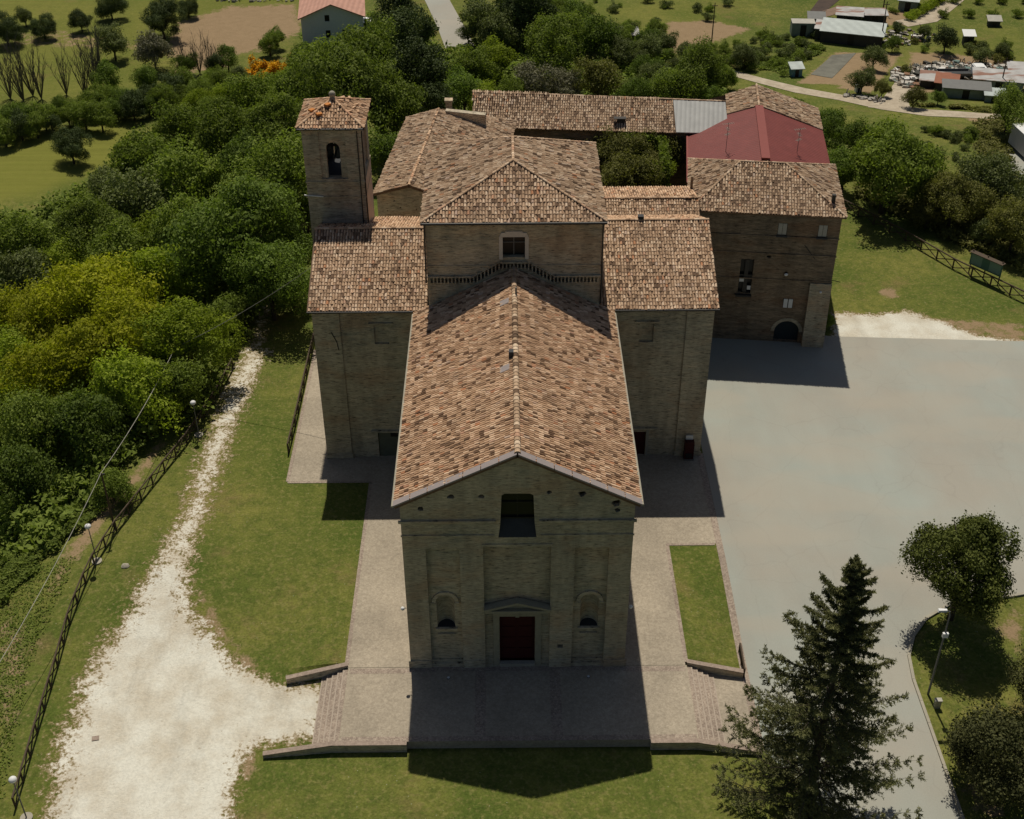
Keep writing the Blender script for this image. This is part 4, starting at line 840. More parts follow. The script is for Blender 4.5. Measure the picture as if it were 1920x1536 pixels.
wood = [
 (170, 568, 98, 'yellow', 'bright yellow-green tree, the tallest yellow crown left of the gravel path', 'big'),
 (85, 620, 82, 'yellow', 'yellow-green tree at the left picture edge beside the bright yellow crown', 'big'),
 (262, 630, 88, 'yellow', 'yellow-green spreading tree between the bright yellow crown and the path', 'big'),
 (352, 640, 80, 'lime', 'light green feathery tree overhanging the gravel path', 'big'),
 (28, 700, 80, 'lime', 'light green tree at the left edge below the yellow trees', 'big'),
 (150, 680, 92, 'yellow', 'yellow-green tree low in the wood with bare limbs showing', 'big'),
 (255, 730, 74, 'lime', 'light green tree above the utility pole', 'mid'),
 (75, 800, 82, 'green', 'dull green tree at the left edge above the slope', 'big'),
 (330, 720, 60, 'green', 'low green tree hanging over the shaded end of the fence', 'mid'),
 (165, 800, 70, 'deep', 'dark green tree in the shade left of the utility pole', 'mid'),
 (30, 900, 70, 'deep', 'dark tree at the left edge near the bare soil', 'mid'),
 (455, 430, 105, 'deep', 'huge rounded dark green tree left of the bell tower', 'big'),
 (505, 520, 80, 'deep', 'dark dense tree shading the gravel track by the left transept', 'big'),
 (520, 340, 85, 'green', 'tall green tree touching the bell tower on its left', 'big'),
 (556, 470, 46, 'deep', 'dark tree pressed against the left transept roof', 'mid'),
 (548, 545, 40, 'deep', 'low dark tree beside the left transept wall in the shade', 'mid'),
 (575, 400, 36, 'deep', 'dark green tree at the foot of the bell tower', 'mid'),
 (420, 590, 44, 'green', 'green tree between the huge rounded tree and the feathery light green one', 'mid'),
 (30, 600, 60, 'yellow', 'small yellow-green crown at the left picture edge', 'mid'),
 (215, 560, 60, 'yellow', 'yellow-green crown touching the right of the tallest yellow crown', 'mid'),
 (300, 690, 55, 'lime', 'light green crown just above the slim utility pole cable', 'mid'),
 (95, 700, 60, 'lime', 'yellowish crown low at the left below the yellow trees', 'mid'),
 (398, 500, 66, 'deep', 'deep green tree above the feathery yellow-green tree', 'mid'),
 (540, 240, 72, 'green', 'leafy green tree behind the bell tower roof, on the left', 'big'),
 (430, 255, 62, 'green', 'green tree in the middle of the hillside wood', 'mid'),
 (470, 300, 60, 'deep', 'dark tree filling the gap between the huge rounded tree and the wood', 'mid'),
 (350, 330, 70, 'green', 'broad mid green tree above the huge rounded tree', 'mid'),
 (345, 430, 66, 'green', 'green tree left of the huge rounded tree', 'mid'),
 (275, 300, 62, 'green', 'soft green tree beside the narrow ripe field', 'mid'),
 (335, 235, 52, 'green', 'green tree at the upper end of the ripe field', 'mid'),
 (255, 380, 66, 'olive', 'greyish green tree in the centre of the left wood', 'mid'),
 (205, 350, 42, 'olive', 'grey-green tree bordering the ripe field', 'mid'),
 (175, 430, 70, 'green', 'round green tree low in the ripe field corner', 'big'),
 (35, 455, 58, 'green', 'green tree at the left edge below the ripe field', 'mid'),
 (40, 520, 62, 'olive', 'grey-green tree at the left edge above the yellow trees', 'mid'),
 (120, 500, 50, 'lime', 'small lime green tree above the bright yellow crown', 'mid'),
 (225, 480, 66, 'green', 'green tree directly above the yellow-green spreading tree', 'mid'),
 (300, 520, 70, 'lime', 'yellowish green tree below the centre of the wood', 'mid'),
 (300, 440, 56, 'lime', 'olive-yellow tree in the centre of the wood', 'mid'),
 (660, 175, 92, 'green', 'big round green tree behind the bell tower, on its right', 'big'),
 (735, 205, 68, 'green', 'green tree above the sacristy roof', 'mid'),
 (725, 290, 50, 'deep', 'dark tree squeezed between bell tower and sacristy roof', 'mid'),
 (600, 140, 60, 'green', 'light green tree below the white farmhouse', 'mid'),
 (690, 95, 60, 'green', 'green tree right of the white farmhouse', 'mid'),
 (480, 180, 45, 'green', 'bushy green tree below the orange broom', 'mid'),
 (560, 175, 50, 'green', 'round green tree between the orange broom and the tower', 'mid'),
]
for a in wood: T(*a[:5], fam=a[5], group=WG)
GB = 'trees behind the rear wing'
for a in [
 (770, 60, 52, 'dark', 'tall very dark cypress-like tree left of the country road', 'tall'), (745, 20, 45, 'dark', 'very dark tree at the top edge left of the country road', 'tall'),
 (800, 130, 58, 'dark', 'very dark tree above the sacristy chimney', 'tall'), (815, 190, 42, 'dark', 'low dark tree right behind the sacristy chimney', 'tall'),
 (870, 170, 45, 'deep', 'green tree just left of the rear wing roof end', 'mid'), (890, 130, 42, 'green', 'green tree at the end of the country road', 'mid'),
 (925, 115, 42, 'lime', 'yellow-green tree behind the rear wing', 'mid'), (905, 190, 34, 'lime', 'small yellow-green tree touching the rear wing roof', 'mid'),
 (1040, 90, 66, 'green', 'large round light green tree behind the rear wing', 'big'), (985, 20, 60, 'dark', 'large dark tree at the top edge right of the country road', 'big'),
 (905, 35, 45, 'olive', 'grey-green tree right of the country road', 'mid'), (940, 60, 40, 'olive', 'grey-green tree between the dark tree and the yellow-green one', 'mid'),
 (1005, 155, 42, 'grey', 'grey-brown half bare tree behind the rear wing', 'mid'), (1060, 165, 34, 'grey', 'small grey-brown tree just behind the rear wing ridge', 'mid'),
 (1110, 75, 45, 'deep', 'dark green tree right of the large light green one', 'mid'), (1120, 150, 45, 'brown', 'brownish green tree behind the rear wing', 'mid'),
 (1165, 100, 30, 'olive', 'grey-green tree beside the lone white sheet roof', 'mid'), (1220, 90, 26, 'olive', 'small grey-green tree right of the lone white sheet roof', 'mid'),
 (1310, 135, 56, 'green', 'round bright green tree near the start of the dirt track', 'big'), (1255, 165, 42, 'green', 'green tree behind the right end of the rear wing', 'mid'),
 (1190, 178, 32, 'deep', 'dark green tree low behind the rear wing ridge', 'mid'), (1330, 185, 26, 'deep', 'small dark tree behind the corrugated roof patch', 'mid'),
 (1075, 40, 38, 'deep', 'dark green tree at the top behind the light green crown', 'mid'), (960, 175, 30, 'green', 'small green tree near the left end of the rear ridge', 'mid')]:
    T(*a[:5], fam=a[5], group=GB)
CG = 'trees in the courtyard'
for a in [(1150, 300, 56, 'brown', 'olive-brown courtyard tree close to the crossing roof', 'big'), (1210, 290, 52, 'brown', 'olive-brown courtyard tree beside the red roof', 'big'), (1185, 262, 34, 'brown', 'olive-brown courtyard tree below the roof hatch', 'mid'),
          (1100, 275, 40, 'brown', 'olive-brown courtyard tree behind the crossing roof', 'mid'), (1195, 330, 50, 'brown', 'low olive-brown courtyard tree above the link roof', 'mid'), (1240, 285, 32, 'brown', 'olive-brown courtyard tree leaning on the red roof wall', 'mid'), (1235, 325, 28, 'lime', 'yellowish courtyard tree in the corner of the red roof', 'mid'), (1150, 340, 44, 'brown', 'low courtyard tree in the corner of church and link roof', 'mid')]:
    T(*a[:5], fam=a[5], group=CG, hc=10.6)
RG = 'trees right of the convent'
for a in [(1550, 250, 46, 'deep', 'dark green tree touching the right side of the red roof', 'big'), (1585, 320, 44, 'deep', 'dark green tree behind the tall dark house corner', 'mid'), (1668, 310, 84, 'green', 'large spreading green tree standing on the right lawn', 'big'),
          (1610, 262, 36, 'deep', 'green tree between the red roof and the spreading tree', 'mid'), (1740, 345, 46, 'green', 'green tree right of the spreading tree', 'mid'),
          (1790, 372, 54, 'brown', 'brownish green tree behind the green notice board', 'big'), (1860, 350, 62, 'olive', 'grey-green tree by the asphalt road', 'big'), (1905, 425, 52, 'brown', 'dark brownish tree at the right edge behind the notice board', 'big'),
          (1930, 380, 56, 'olive', 'grey-green tree at the right picture edge', 'mid'), (1740, 400, 30, 'brown', 'low brownish tree behind the right fence', 'mid'),
          (1895, 205, 44, 'green', 'dark green tree above the white trailer', 'big'), (1850, 432, 28, 'olive', 'small grey-green bush behind the notice board', 'mid'), (1548, 600, 17, 'deep', 'dark bush growing at the corner of the tall house', 'dense')]:
    T(*a[:5], fam=a[5], group=RG)
T(1812, 1048, 103, 'pine', 'pine with clumped crown on the grass island by the car park', 'pine', name='pine_tree')
T(1890, 1405, 112, 'cedar', 'dark brownish cedar at the bottom right corner', 'dense', name='cedar_tree', hz=1.0)
T(1975, 1290, 90, 'cedar', 'dark cedar cut by the right picture edge', 'dense', name='cedar_tree', hz=1.0)
FG = 'trees standing in the upper left field'
for a in [(8, 52, 34, 'dark', 'dark tree at the left edge of the upper field', 'dense'), (45, 30, 19, 'olive', 'small grey-green tree beside the dark tree of the upper field', 'mid'), (80, 48, 26, 'dark', 'dark tree second from the left edge in the upper field', 'dense'),
          (150, 38, 23, 'dark', 'round dark tree alone in the middle of the upper field', 'dense'), (206, 10, 28, 'dark', 'dark tree at the top edge of the upper field', 'dense'), (302, 32, 42, 'dark', 'largest dark tree of the upper field', 'dense'),
          (352, 12, 22, 'dark', 'small dark tree at the edge of the tan field', 'dense'), (210, 78, 33, 'olive', 'greyish tree above the bare poplars', 'mid'), (286, 95, 36, 'grey', 'pale grey-green tree beside the tan field', 'mid'),
          (200, 140, 32, 'deep', 'dark tree among the bare poplars', 'tall'), (272, 145, 28, 'deep', 'dark tree below the pale grey-green tree', 'tall'), (132, 272, 38, 'dark', 'dome-shaped dark tree alone in the ripe field', 'dense'), (350, 120, 22, 'deep', 'dark bush row tree beside the tan field corner', 'mid'),
          (425, 105, 26, 'deep', 'dark green tree at the lower corner of the tan field', 'tall'), (400, 118, 20, 'dark', 'small very dark tree at the lower corner of the tan field', 'tall'), (515, 70, 20, 'deep', 'small tree left of the white farmhouse', 'mid'), (505, 82, 22, 'green', 'green tree above the orange broom', 'mid'), (450, 140, 20, 'olive', 'grey-green upright tree beside the orange broom', 'tall')]:
    T(*a[:5], fam=a[5], group=FG)
hr = random.Random(5)
for i in range(30):   # hedge between the fields
    t_ = i/29; px = -10+t_*440; py = 232-t_*75+hr.uniform(-8, 8)+(12 if i % 2 else -6)
    T(px, py, hr.uniform(20, 30), hr.choice(['deep', 'green', 'green', 'dark']), 'green bush in the long thick hedge between the upper field and the ripe field', fam='mid', name='hedge_bush', cat='bush', group='bushes of the long hedge below the upper field')
for i in range(16):
    px = hr.uniform(300, 560); py = hr.uniform(150, 205); T(px, py, hr.uniform(18, 28), hr.choice(['green', 'lime', 'green']), 'small green bush around the orange broom', fam='mid', name='bush', cat='bush', group='bushes around the orange broom')
for i, (px, py) in enumerate([(600, 100), (655, 96), (560, 110), (590, 98), (720, 60), (706, 40), (640, 110), (570, 92)]):
    T(px, py+12, 26, hr.choice(['green', 'deep']), 'green bush at the foot of the white farmhouse', fam='mid', name='bush', cat='bush', group='bushes at the foot of the farmhouse')
# bare poplars
def bare_mesh(seed):
    g = random.Random(seed); m = MB()
    for k in range(13):
        a = g.uniform(0, 6.28); l = g.uniform(.6, 1.15); q = g.uniform(.1, .35)
        p = [(0, 0, 0), (math.cos(a)*q*.5, math.sin(a)*q*.5, l*.5), (math.cos(a)*q*.9, math.sin(a)*q*.9, l)]; m.tube(p, [.010, .006, .002], 5)
        for j in range(8):
            z = g.uniform(.3, .95)*l; b = g.uniform(0, 6.28); c = (math.cos(a)*q*z/l, math.sin(a)*q*z/l, z); m.tube([c, (c[0]+math.cos(b)*.09, c[1]+math.sin(b)*.09, z+.17)], [.004, .001], 4)
    me = bpy.data.meshes.new('branches'); me.from_pydata(m.v, [], m.f); me.materials.append(M['bark_grey']); return me
bm_ = [bare_mesh(1), bare_mesh(2)]
for i, (px, py, h) in enumerate([(20, 185, 8), (45, 190, 9), (62, 180, 9), (78, 186, 8), (125, 178, 7), (160, 180, 8), (178, 172, 9), (190, 160, 9.5), (355, 140, 6), (375, 138, 6), (395, 140, 6.5)]):
    x, y = G(px, py); t = empty('bare_tree', (x, y, float(H(x, y))), 'slender leafless grey tree in the row below the upper field', 'tree', 'leafless trees below the upper field')
    c = bpy.data.objects.new('branches', bm_[i % 2]); C.objects.link(c); c.parent = t; c.scale = (h, h, h*1.05); c.rotation_euler = (0, 0, i)
# orchard and scrub on the right
og = random.Random(9)
def bushes(n, reg, rr, cols, label, group, name='shrub', cat='shrub', fam='small'):
    done = 0; poly = reg; xs = [p[0] for p in poly]; ys = [p[1] for p in poly]; tries = 0
    while done < n and tries < 5000:
        tries += 1; px, py = og.uniform(min(xs), max(xs)), og.uniform(min(ys), max(ys))
        if segdist(poly, np.array([px]), np.array([py]))[0] > 0: continue
        T(px, py, og.uniform(*rr), og.choice(cols), label, fam=fam, name=name, cat=cat, group=group); done += 1
for i in range(10):
    for j in range(5):
        px = 1075+i*33+og.uniform(-15, 15)+j*5; py = 2+j*17+og.uniform(-8, 8)
        if og.random() < .25: continue
        if 1235 < px < 1420 and py > 35: continue
        T(px, py, og.uniform(5, 13), og.choice(['olive', 'green', 'olive']), 'small round tree of the grove scattered on the far meadow', fam='small', name='olive_tree', group='small trees of the far grove')
for j, yy in enumerate((-2, 24)):
    for i in range(6): T(1788+i*46-j*18, yy, 11, 'green', 'small tree in the rows of the far right orchard', fam='small', name='orchard_tree', group='orchard trees in rows at the top right')
bushes(26, [(1290, 90), (1420, 70), (1500, 85), (1470, 130), (1380, 120), (1290, 120)], (8, 14), ['olive', 'green'], 'grey-green bush on the slope above the dirt track', 'bushes on the slope above the track')
bushes(46, [(1090, 60), (1240, 40), (1290, 100), (1400, 100), (1370, 165), (1240, 170), (1110, 160)], (12, 24), ['olive', 'green', 'deep', 'olive'], 'bushy small tree in the scrub between the rear wing and the far grove', 'bushy trees in the scrub behind the rear wing', fam='mid')
bushes(22, [(1420, 60), (1490, 60), (1560, 88), (1490, 120), (1400, 125)], (8, 15), ['green', 'olive'], 'green bush among the crops above the dirt track', 'bushes among the crops above the track')
bushes(14, [(1700, 70), (1900, 80), (1920, 115), (1700, 95)], (7, 14), ['olive', 'green', 'brown'], 'small bush on the bare yard behind the scrap heap', 'bushes behind the scrap heap')
bushes(24, [(860, 60), (960, 0), (1060, 0), (1080, 60), (1000, 120)], (16, 26), ['olive', 'green', 'grey'], 'grey-green bush in the thicket right of the country road', 'bushes right of the country road', fam='mid')
bushes(10, [(1470, 40), (1600, 10), (1690, 20), (1600, 45), (1500, 60)], (6, 9), ['green'], 'small green bush between the far garden plots', 'bushes between the far plots')
bushes(26, [(1690, 240), (1830, 240), (1800, 300), (1760, 330), (1700, 300)], (8, 15), ['olive', 'green', 'olive'], 'grey-green bush on the rough ground right of the spreading tree', 'bushes on the rough ground at the right')
bushes(9, [(1400, 172), (1520, 195), (1500, 205), (1420, 195)], (8, 13), ['olive', 'green'], 'small bush on the strip of grass behind the red-roofed wing', 'bushes behind the red-roofed wing')
for i, (px, py, r, c, l) in enumerate([(1640, 108, 22, 'olive', 'bush at the top of the scrap yard'), (1618, 150, 24, 'olive', 'round bush at the left of the scrap yard'), (1655, 165, 17, 'brown', 'bush beside the entrance of the scrap yard'), (1715, 182, 20, 'brown', 'bush right of the scrap yard entrance'),
     (1760, 183, 14, 'deep', 'small dark bush before the rust-red hut roof'), (1775, 72, 27, 'dark', 'dark tree beside the small white-roofed hut'), (1675, 82, 15, 'deep', 'dark bush below the farm sheds'), (1525, 62, 11, 'dark', 'dark bush beside the grey container'), (1685, 50, 13, 'dark', 'dark bush behind the farm sheds'),
     (1392, 122, 10, 'dark', 'dark cypress at the start of the dirt track'), (1471, 138, 8, 'green', 'small bush beside the blue hut'), (1840, 105, 16, 'olive', 'grey-green bush at the right of the bare yard'), (1880, 95, 15, 'olive', 'grey-green bush at the far right of the bare yard'), (1735, 60, 14, 'olive', 'pale bush between sheds and dark tree'), (1700, 130, 12, 'brown', 'bush in the middle of the scrap yard')]):
    T(px, py, r, c, l, fam='mid' if r > 13 else 'small', name='bush', cat='bush')
for i in range(9): T(1708+i*7.5, 30-i*4.5, 11, 'lime', 'yellow-green shrub of the hedge along the far dirt track', fam='small', name='hedge_shrub', cat='hedge', group='shrubs of the yellow-green hedge')
T(210, 915, 40, 'green', 'leafy green bush at the foot of the utility pole', fam='mid', name='bush', cat='bush', hz=.8)
# orange broom flowers and undergrowth
def cover(name, poly, n, hmax, leaf, mats, label, cat, clump=1.4, hmin=.1):
    g = np.random.default_rng(len(name)*7+n); P = np.array(pxpoly(poly)); lo_, hi = P.min(0), P.max(0); pts = []
    while sum(len(a) for a in pts) < n:
        q = g.uniform(lo_, hi, (n, 2)); q = q[segdist([tuple(p) for p in P], q[:, 0], q[:, 1]) < -g.random(n)**2*3.5*min(1, hmax)-.6*np.abs(np.sin(q[:, 0]*1.3)+np.cos(q[:, 1]*1.7))*min(1, hmax)]; pts.append(q)
    q = np.concatenate(pts)[:n]; f = lambda s, o: np.sin(q[:, 0]*s+o)*np.cos(q[:, 1]*s*1.1+o*2)
    hh = hmin+(hmax-hmin)*np.clip(.5+.35*f(.9/clump, 1)+.3*f(2.1/clump, 4)+.2*f(4.3/clump, 2), 0, 1.2)
    z = H(q[:, 0], q[:, 1])+hh*g.uniform(.35, 1., n); c = np.stack([q[:, 0], q[:, 1], z], 1)
    Nn = g.normal(0, .6, (n, 3))+np.array([0, 0, 1.]); Nn /= np.linalg.norm(Nn, axis=1)[:, None]; t = g.normal(0, 1, (n, 3)); a = np.cross(Nn, t); a /= np.linalg.norm(a, axis=1)[:, None]; b = np.cross(Nn, a)
    s = leaf*g.uniform(.5, 1.4, (n, 1)); Q = np.stack([c-a*s, c+b*s*.6, c+a*s, c-b*s*.6], 1).reshape(-1, 3)
    o = npmesh(name, Q, np.arange(4*n).reshape(-1, 4), mats); tag(o, label, cat, kind='stuff'); return o
cover('undergrowth', [(-80, 400), (60, 400), (150, 350), (330, 250), (470, 200), (560, 300), (560, 520), (500, 600), (440, 690), (400, 800), (330, 815), (230, 900), (170, 960), (90, 1040), (-80, 1100)], 90000, 2.6, .30, LEAF['green'], 'dense dark undergrowth covering the slope under the wood', 'undergrowth')
cover('slope_scrub', [(250, 900), (170, 990), (90, 1060), (20, 1130), (-80, 1300), (-80, 1000), (100, 950), (190, 880)], 26000, .9, .16, LEAF['green'], 'low green scrub on the slope left of the long fence', 'scrub')
cover('rough_grass', [(150, 1040), (60, 1250), (10, 1500), (-80, 1600), (-80, 1150), (60, 1060)], 7000, .16, .09, LEAF['green'], 'thin rough grass outside the lower end of the long fence', 'grass')
cover('back_scrub', [(560, 60), (700, 30), (850, 100), (900, 80), (1130, 60), (1240, 120), (1380, 150), (1350, 200), (1200, 200), (880, 200), (820, 230), (700, 230), (560, 220)], 50000, 2.2, .35, LEAF['green'], 'thick scrub filling the ground behind the rear wing', 'scrub')
cover('orange_broom', [(432, 166), (465, 132), (556, 120), (552, 144), (480, 160), (462, 182)], 7000, 2.6, .22, LEAF['flower'], 'patch of orange flowering broom in the upper wood', 'flowers')
cover('right_scrub', [(1760, 452), (1850, 490), (1940, 530), (1940, 330), (1800, 330), (1600, 330), (1590, 372), (1690, 415)], 22000, 1.4, .22, LEAF['brown'], 'dark brownish scrub behind the right fence', 'scrub')
cover('reedy_grass', [(1820, 230), (1900, 215), (1905, 300), (1850, 350), (1820, 330)], 6000, .8, .2, LEAF['brown'], 'dry brownish grass on the bank by the asphalt road', 'scrub')
cover('track_scrub', [(1700, 196), (1870, 205), (1860, 214), (1720, 200)], 3000, .8, .2, LEAF['brown'], 'dry scrub between the rust-red hut and the dirt track', 'scrub')
cover('crop_rows', [(1395, 128), (1500, 80), (1560, 90), (1470, 140)], 8000, .7, .2, LEAF['green'], 'green crop on the plot above the dirt track', 'crop')
m = MB(); xg = []
def ivy(label, pts, n, th, leaf):
    g = np.random.default_rng(4); P = []
    for a, b, h0, h1 in pts:
        a, b = np.array(a), np.array(b); k = n; t = g.random(k)[:, None]; q = a+(b-a)*t; z = g.uniform(h0, h1, k); P.append(np.stack([q[:, 0]+g.normal(0, th, k), q[:, 1]+g.normal(0, th, k), z+.2*np.sin(q[:, 0]*3)], 1))
    c = np.concatenate(P); n = len(c); Nn = g.normal(0, .7, (n, 3))+np.array([0, -.8, .3]); Nn /= np.linalg.norm(Nn, axis=1)[:, None]; a = np.cross(Nn, g.normal(0, 1, (n, 3))); a /= np.linalg.norm(a, axis=1)[:, None]; b = np.cross(Nn, a); s = leaf*g.uniform(.5, 1.3, (n, 1))
    o = npmesh('ivy', np.stack([c-a*s, c+b*s*.7, c+a*s, c-b*s*.7], 1).reshape(-1, 3), np.arange(4*n).reshape(-1, 4), LEAF['green']); tag(o, label, 'ivy')
ivy('green ivy hanging over the courtyard walls under the rear wing', [((12.5, 68.1), (17.2, 67.6), 6, 13.2), ((17.2, 67.6), (16.9, 61), 8, 13.1)], 3500, .25, .16)

# foreground spruce
sp = empty('spruce_tree', (18.9, -13.3, float(H(18.9, -13.3))), 'tall dark spruce with upswept branch tips in the bottom right foreground', 'tree')
zb, zt = float(H(18.9, -13.3)), 22.5; bx, by = 18.9, -13.3
m = MB(); m.tube([(bx, by, zb-.3), (bx, by, 8), (bx, by, 16), (bx, by, zt-.3)], [.36, .27, .15, .03], 10); m.build('trunk', M['bark'], sp)
g = np.random.default_rng(17); segs = []; brs = MB(); z = 1.0
while z < zt-.15:
    u = (zt-z)/(zt-zb); Rr = 6.2*(u**.70)*(1-.12*max(0, (u-.8)/.2)); nb = int(4+6*u); a0 = g.uniform(0, 6.28)
    for k in range(nb):
        a = a0+2*math.pi*k/nb+g.normal(0, .22); R_ = Rr*g.choice([.95, .85, .62, 1.25, .5, 1.05, .72, 1.15]); n = 10; pts = []; dr = g.uniform(.10, .22); tipup = g.uniform(.1, .5)
        for j in range(n+1):
            t = j/n; rr = R_*t; zz = z+.25*R_*t*(1-u)*1.5-R_*dr*math.sin(t*math.pi*.75)+R_*tipup*max(0, t-.5)**1.6
            aa = a+.05*math.sin(t*5+k); pts.append((bx+math.cos(aa)*rr, by+math.sin(aa)*rr, zz))
        brs.tube(pts[::5], [.05*u+.015, .03*u+.01, .008], 4)
        for j in range(1, n+1):
            t = j/n; p = np.array(pts[j]); d = p-np.array(pts[j-1]); d /= np.linalg.norm(d)+1e-9; side = np.array([-math.sin(a), math.cos(a), 0]); Ls = min(.72, .10+.17*R_*math.sin(math.pi*min(1, t*.8+.08)))
            if t < .22 and u > .3: continue
            for sgn in (-1, 1):
                for q_ in range(2):
                    dd = side*sgn*g.uniform(.6, 1.0)+d*g.uniform(.5, 1.0)+np.array([0, 0, g.uniform(-.45, .05)]); dd /= np.linalg.norm(dd); segs.append((p+d*g.uniform(-.15, .15), dd, Ls*g.uniform(.5, 1.1)))
            segs.append((p, d+np.array([0, 0, .1]), .34))
    z += .50+.20*u
for k in range(14): segs.append((np.array([bx, by, zt-1.3+k*.09]), np.array([math.cos(k*2.4)*.5, math.sin(k*2.4)*.5, .8]), .28))
S_ = np.array([s[0] for s in segs]); D_ = np.array([s[1] for s in segs]); L_ = np.array([s[2] for s in segs]); Q = []
for k in range(5):      # needle tufts as short blades along every twig
    for tt in (.12, .34, .56, .78, .98):
        n = len(S_); c = S_+D_*(L_*tt)[:, None]+g.normal(0, .03, (n, 3)); nn = np.cross(D_, g.normal(0, 1, (n, 3))); nn /= np.linalg.norm(nn, axis=1)[:, None]
        if k >= 3 and tt not in (.34, .78): continue
        bl = D_*.6+nn*.8; bl /= np.linalg.norm(bl, axis=1)[:, None]; wv = np.cross(bl, g.normal(0, 1, (n, 3))); wv /= np.linalg.norm(wv, axis=1)[:, None]
        l = g.uniform(.09, .17, (n, 1)); w_ = .026; Q.append(np.stack([c-bl*l*.3-wv*w_, c-bl*l*.3+wv*w_, c+bl*l+wv*w_*.5, c+bl*l-wv*w_*.5], 1))
Q = np.concatenate(Q).reshape(-1, 3); npmesh('needles', Q, np.arange(len(Q)).reshape(-1, 4), LEAF['spruce'], sp); brs.build('branches', M['bark'], sp)

# ================================================================ FENCES, LAMPS, POLES
def rail_fence(pts, label, h=1.15, step=2.1, scale=1.):
    P = [Vector((x, y, float(H(x, y)))) for x, y in pts]; tot = [0]
    for a, b in zip(P[:-1], P[1:]): tot.append(tot[-1]+(b-a).length)
    n = max(2, int(tot[-1]/step)); Q = []
    for i in range(n+1):
        s = tot[-1]*i/n; k = max(j for j in range(len(tot)) if tot[j] <= s+1e-6); k = min(k, len(P)-2); t = (s-tot[k])/(tot[k+1]-tot[k]); p = P[k].lerp(P[k+1], t); p.z = float(H(p.x, p.y)); Q.append(p)
    f = empty('wooden_fence', P[0], label, 'fence'); up_ = Vector((0, 0, 1))
    for i, p in enumerate(Q):
        m = MB(); m.tube([p-up_*.2, p+up_*h], .075*scale, 6); m.build('post', M['wood'], f)
    for i, (a, b) in enumerate(zip(Q[:-1], Q[1:])):
        m = MB(); m.tube([a+up_*h*.96, b+up_*h*.96], .07*scale, 6); m.build('rail', M['wood'], f)
        m = MB(); m.tube([a+up_*.1, b+up_*h*.9], .05*scale, 5); m.build('brace', M['wood'], f); m = MB(); m.tube([a+up_*h*.9, b+up_*.1], .05*scale, 5); m.build('brace', M['wood'], f)
rail_fence([G(*p) for p in [(30, 1515), (75, 1360), (132, 1165), (170, 1070), (215, 1000), (300, 893), (350, 832), (408, 745), (437, 690)]], 'long wooden fence with crossed braces along the left gravel path')
rail_fence([G(*p) for p in [(541, 850), (558, 780), (583, 668), (600, 600)]], 'short wooden fence with crossed braces on the lawn beside the left transept')
rail_fence([G(*p) for p in [(1580, 392), (1690, 448), (1790, 506), (1930, 572)]], 'wooden fence with crossed braces behind the right lawn', 1.3, 2.4, 1.2)
rail_fence([(17.0, 1.9), (16.95, -.6)], 'short handrail fence beside the kerb right of the narrow grass patch', 1.0, 1.3)
def globe_lamp(px, py, h, label):
    x, y = G(px, py); z = float(H(x, y)); l = empty('globe_lamp', (x, y, z), label, 'lamp', 'globe lamps along the left path')
    m = MB(); m.tube([(x, y, z), (x, y, z+.1)], .42, 16); m.build('base', M['stone'], l); m = MB(); m.tube([(x, y, z), (x, y, z+h)], [.05, .04], 8); m.build('pole', M['iron'], l)
    m = MB(); m.sphere((x, y, z+h+.12), .27, (1, 1, .8), 14, 8); gl = m.build('globe', M['white'], l, True); m = MB(); m.tube([(x, y, z+h-.15), (x, y, z+h)], [.05, .15], 10); m.build('collar', M['black'], gl)
globe_lamp(182, 1053, 3.7, 'globe lamp by the fence halfway along the gravel path'); globe_lamp(373, 816, 3.6, 'globe lamp in the shade at the far end of the fence'); globe_lamp(50, 1534, 3.9, 'globe lamp at the bottom left corner by the fence end')
def wire(pts, name='cable', label='thin overhead cable', r=.024):
    m = MB(); P = []
    for a, b in zip(pts[:-1], pts[1:]):
        for i in range(12): t = i/12; p = Vector(a).lerp(Vector(b), t); p.z -= 4*.5*t*(1-t); P.append(p)
    P.append(Vector(pts[-1])); m.tube(P, r, 5); tag(m.build(name, M['shutter']), label, 'cable')
ux_, uy_ = G(215, 990); pz = float(H(ux_, uy_)); 
up1 = empty('utility_pole', (ux_, uy_, pz), 'slim dark utility pole left of the fence carrying two cables', 'pole')
# pole height so that its tip reaches the sighted point
hb_ = 6.0; m = MB(); m.tube([(ux_, uy_, pz-.2), (ux_, uy_, pz+hb_)], [.11, .07], 8); m.build('pole', M['wood'], up1); m = MB(); m.box((ux_, uy_, pz+hb_-.2), (.5, .12, .12), .5); m.build('bracket', M['black'], up1)
ux2, uy2 = G(345, 740); pz2 = float(H(ux2, uy2)); tip = (ux_, uy_, pz+hb_)
u2 = empty('utility_pole', (ux2, uy2, pz2), 'utility pole hidden among the light green trees by the path', 'pole'); m = MB(); m.tube([(ux2, uy2, pz2-.2), (ux2, uy2, pz2+5.7)], [.13, .08], 8); m.build('pole', M['wood'], u2)
wire([tip, (ux2, uy2, pz2+5.5)], label='thin cable running from the slim utility pole up into the light green trees')
q = atz(-30, 1290, 4.); wire([tuple(q), tip], label='thin cable running from the slim utility pole to the left picture edge')
wire([(ux2, uy2, pz2+5.5), (-17.4, 36, 15)], label='thin cable running from the trees to the left transept')
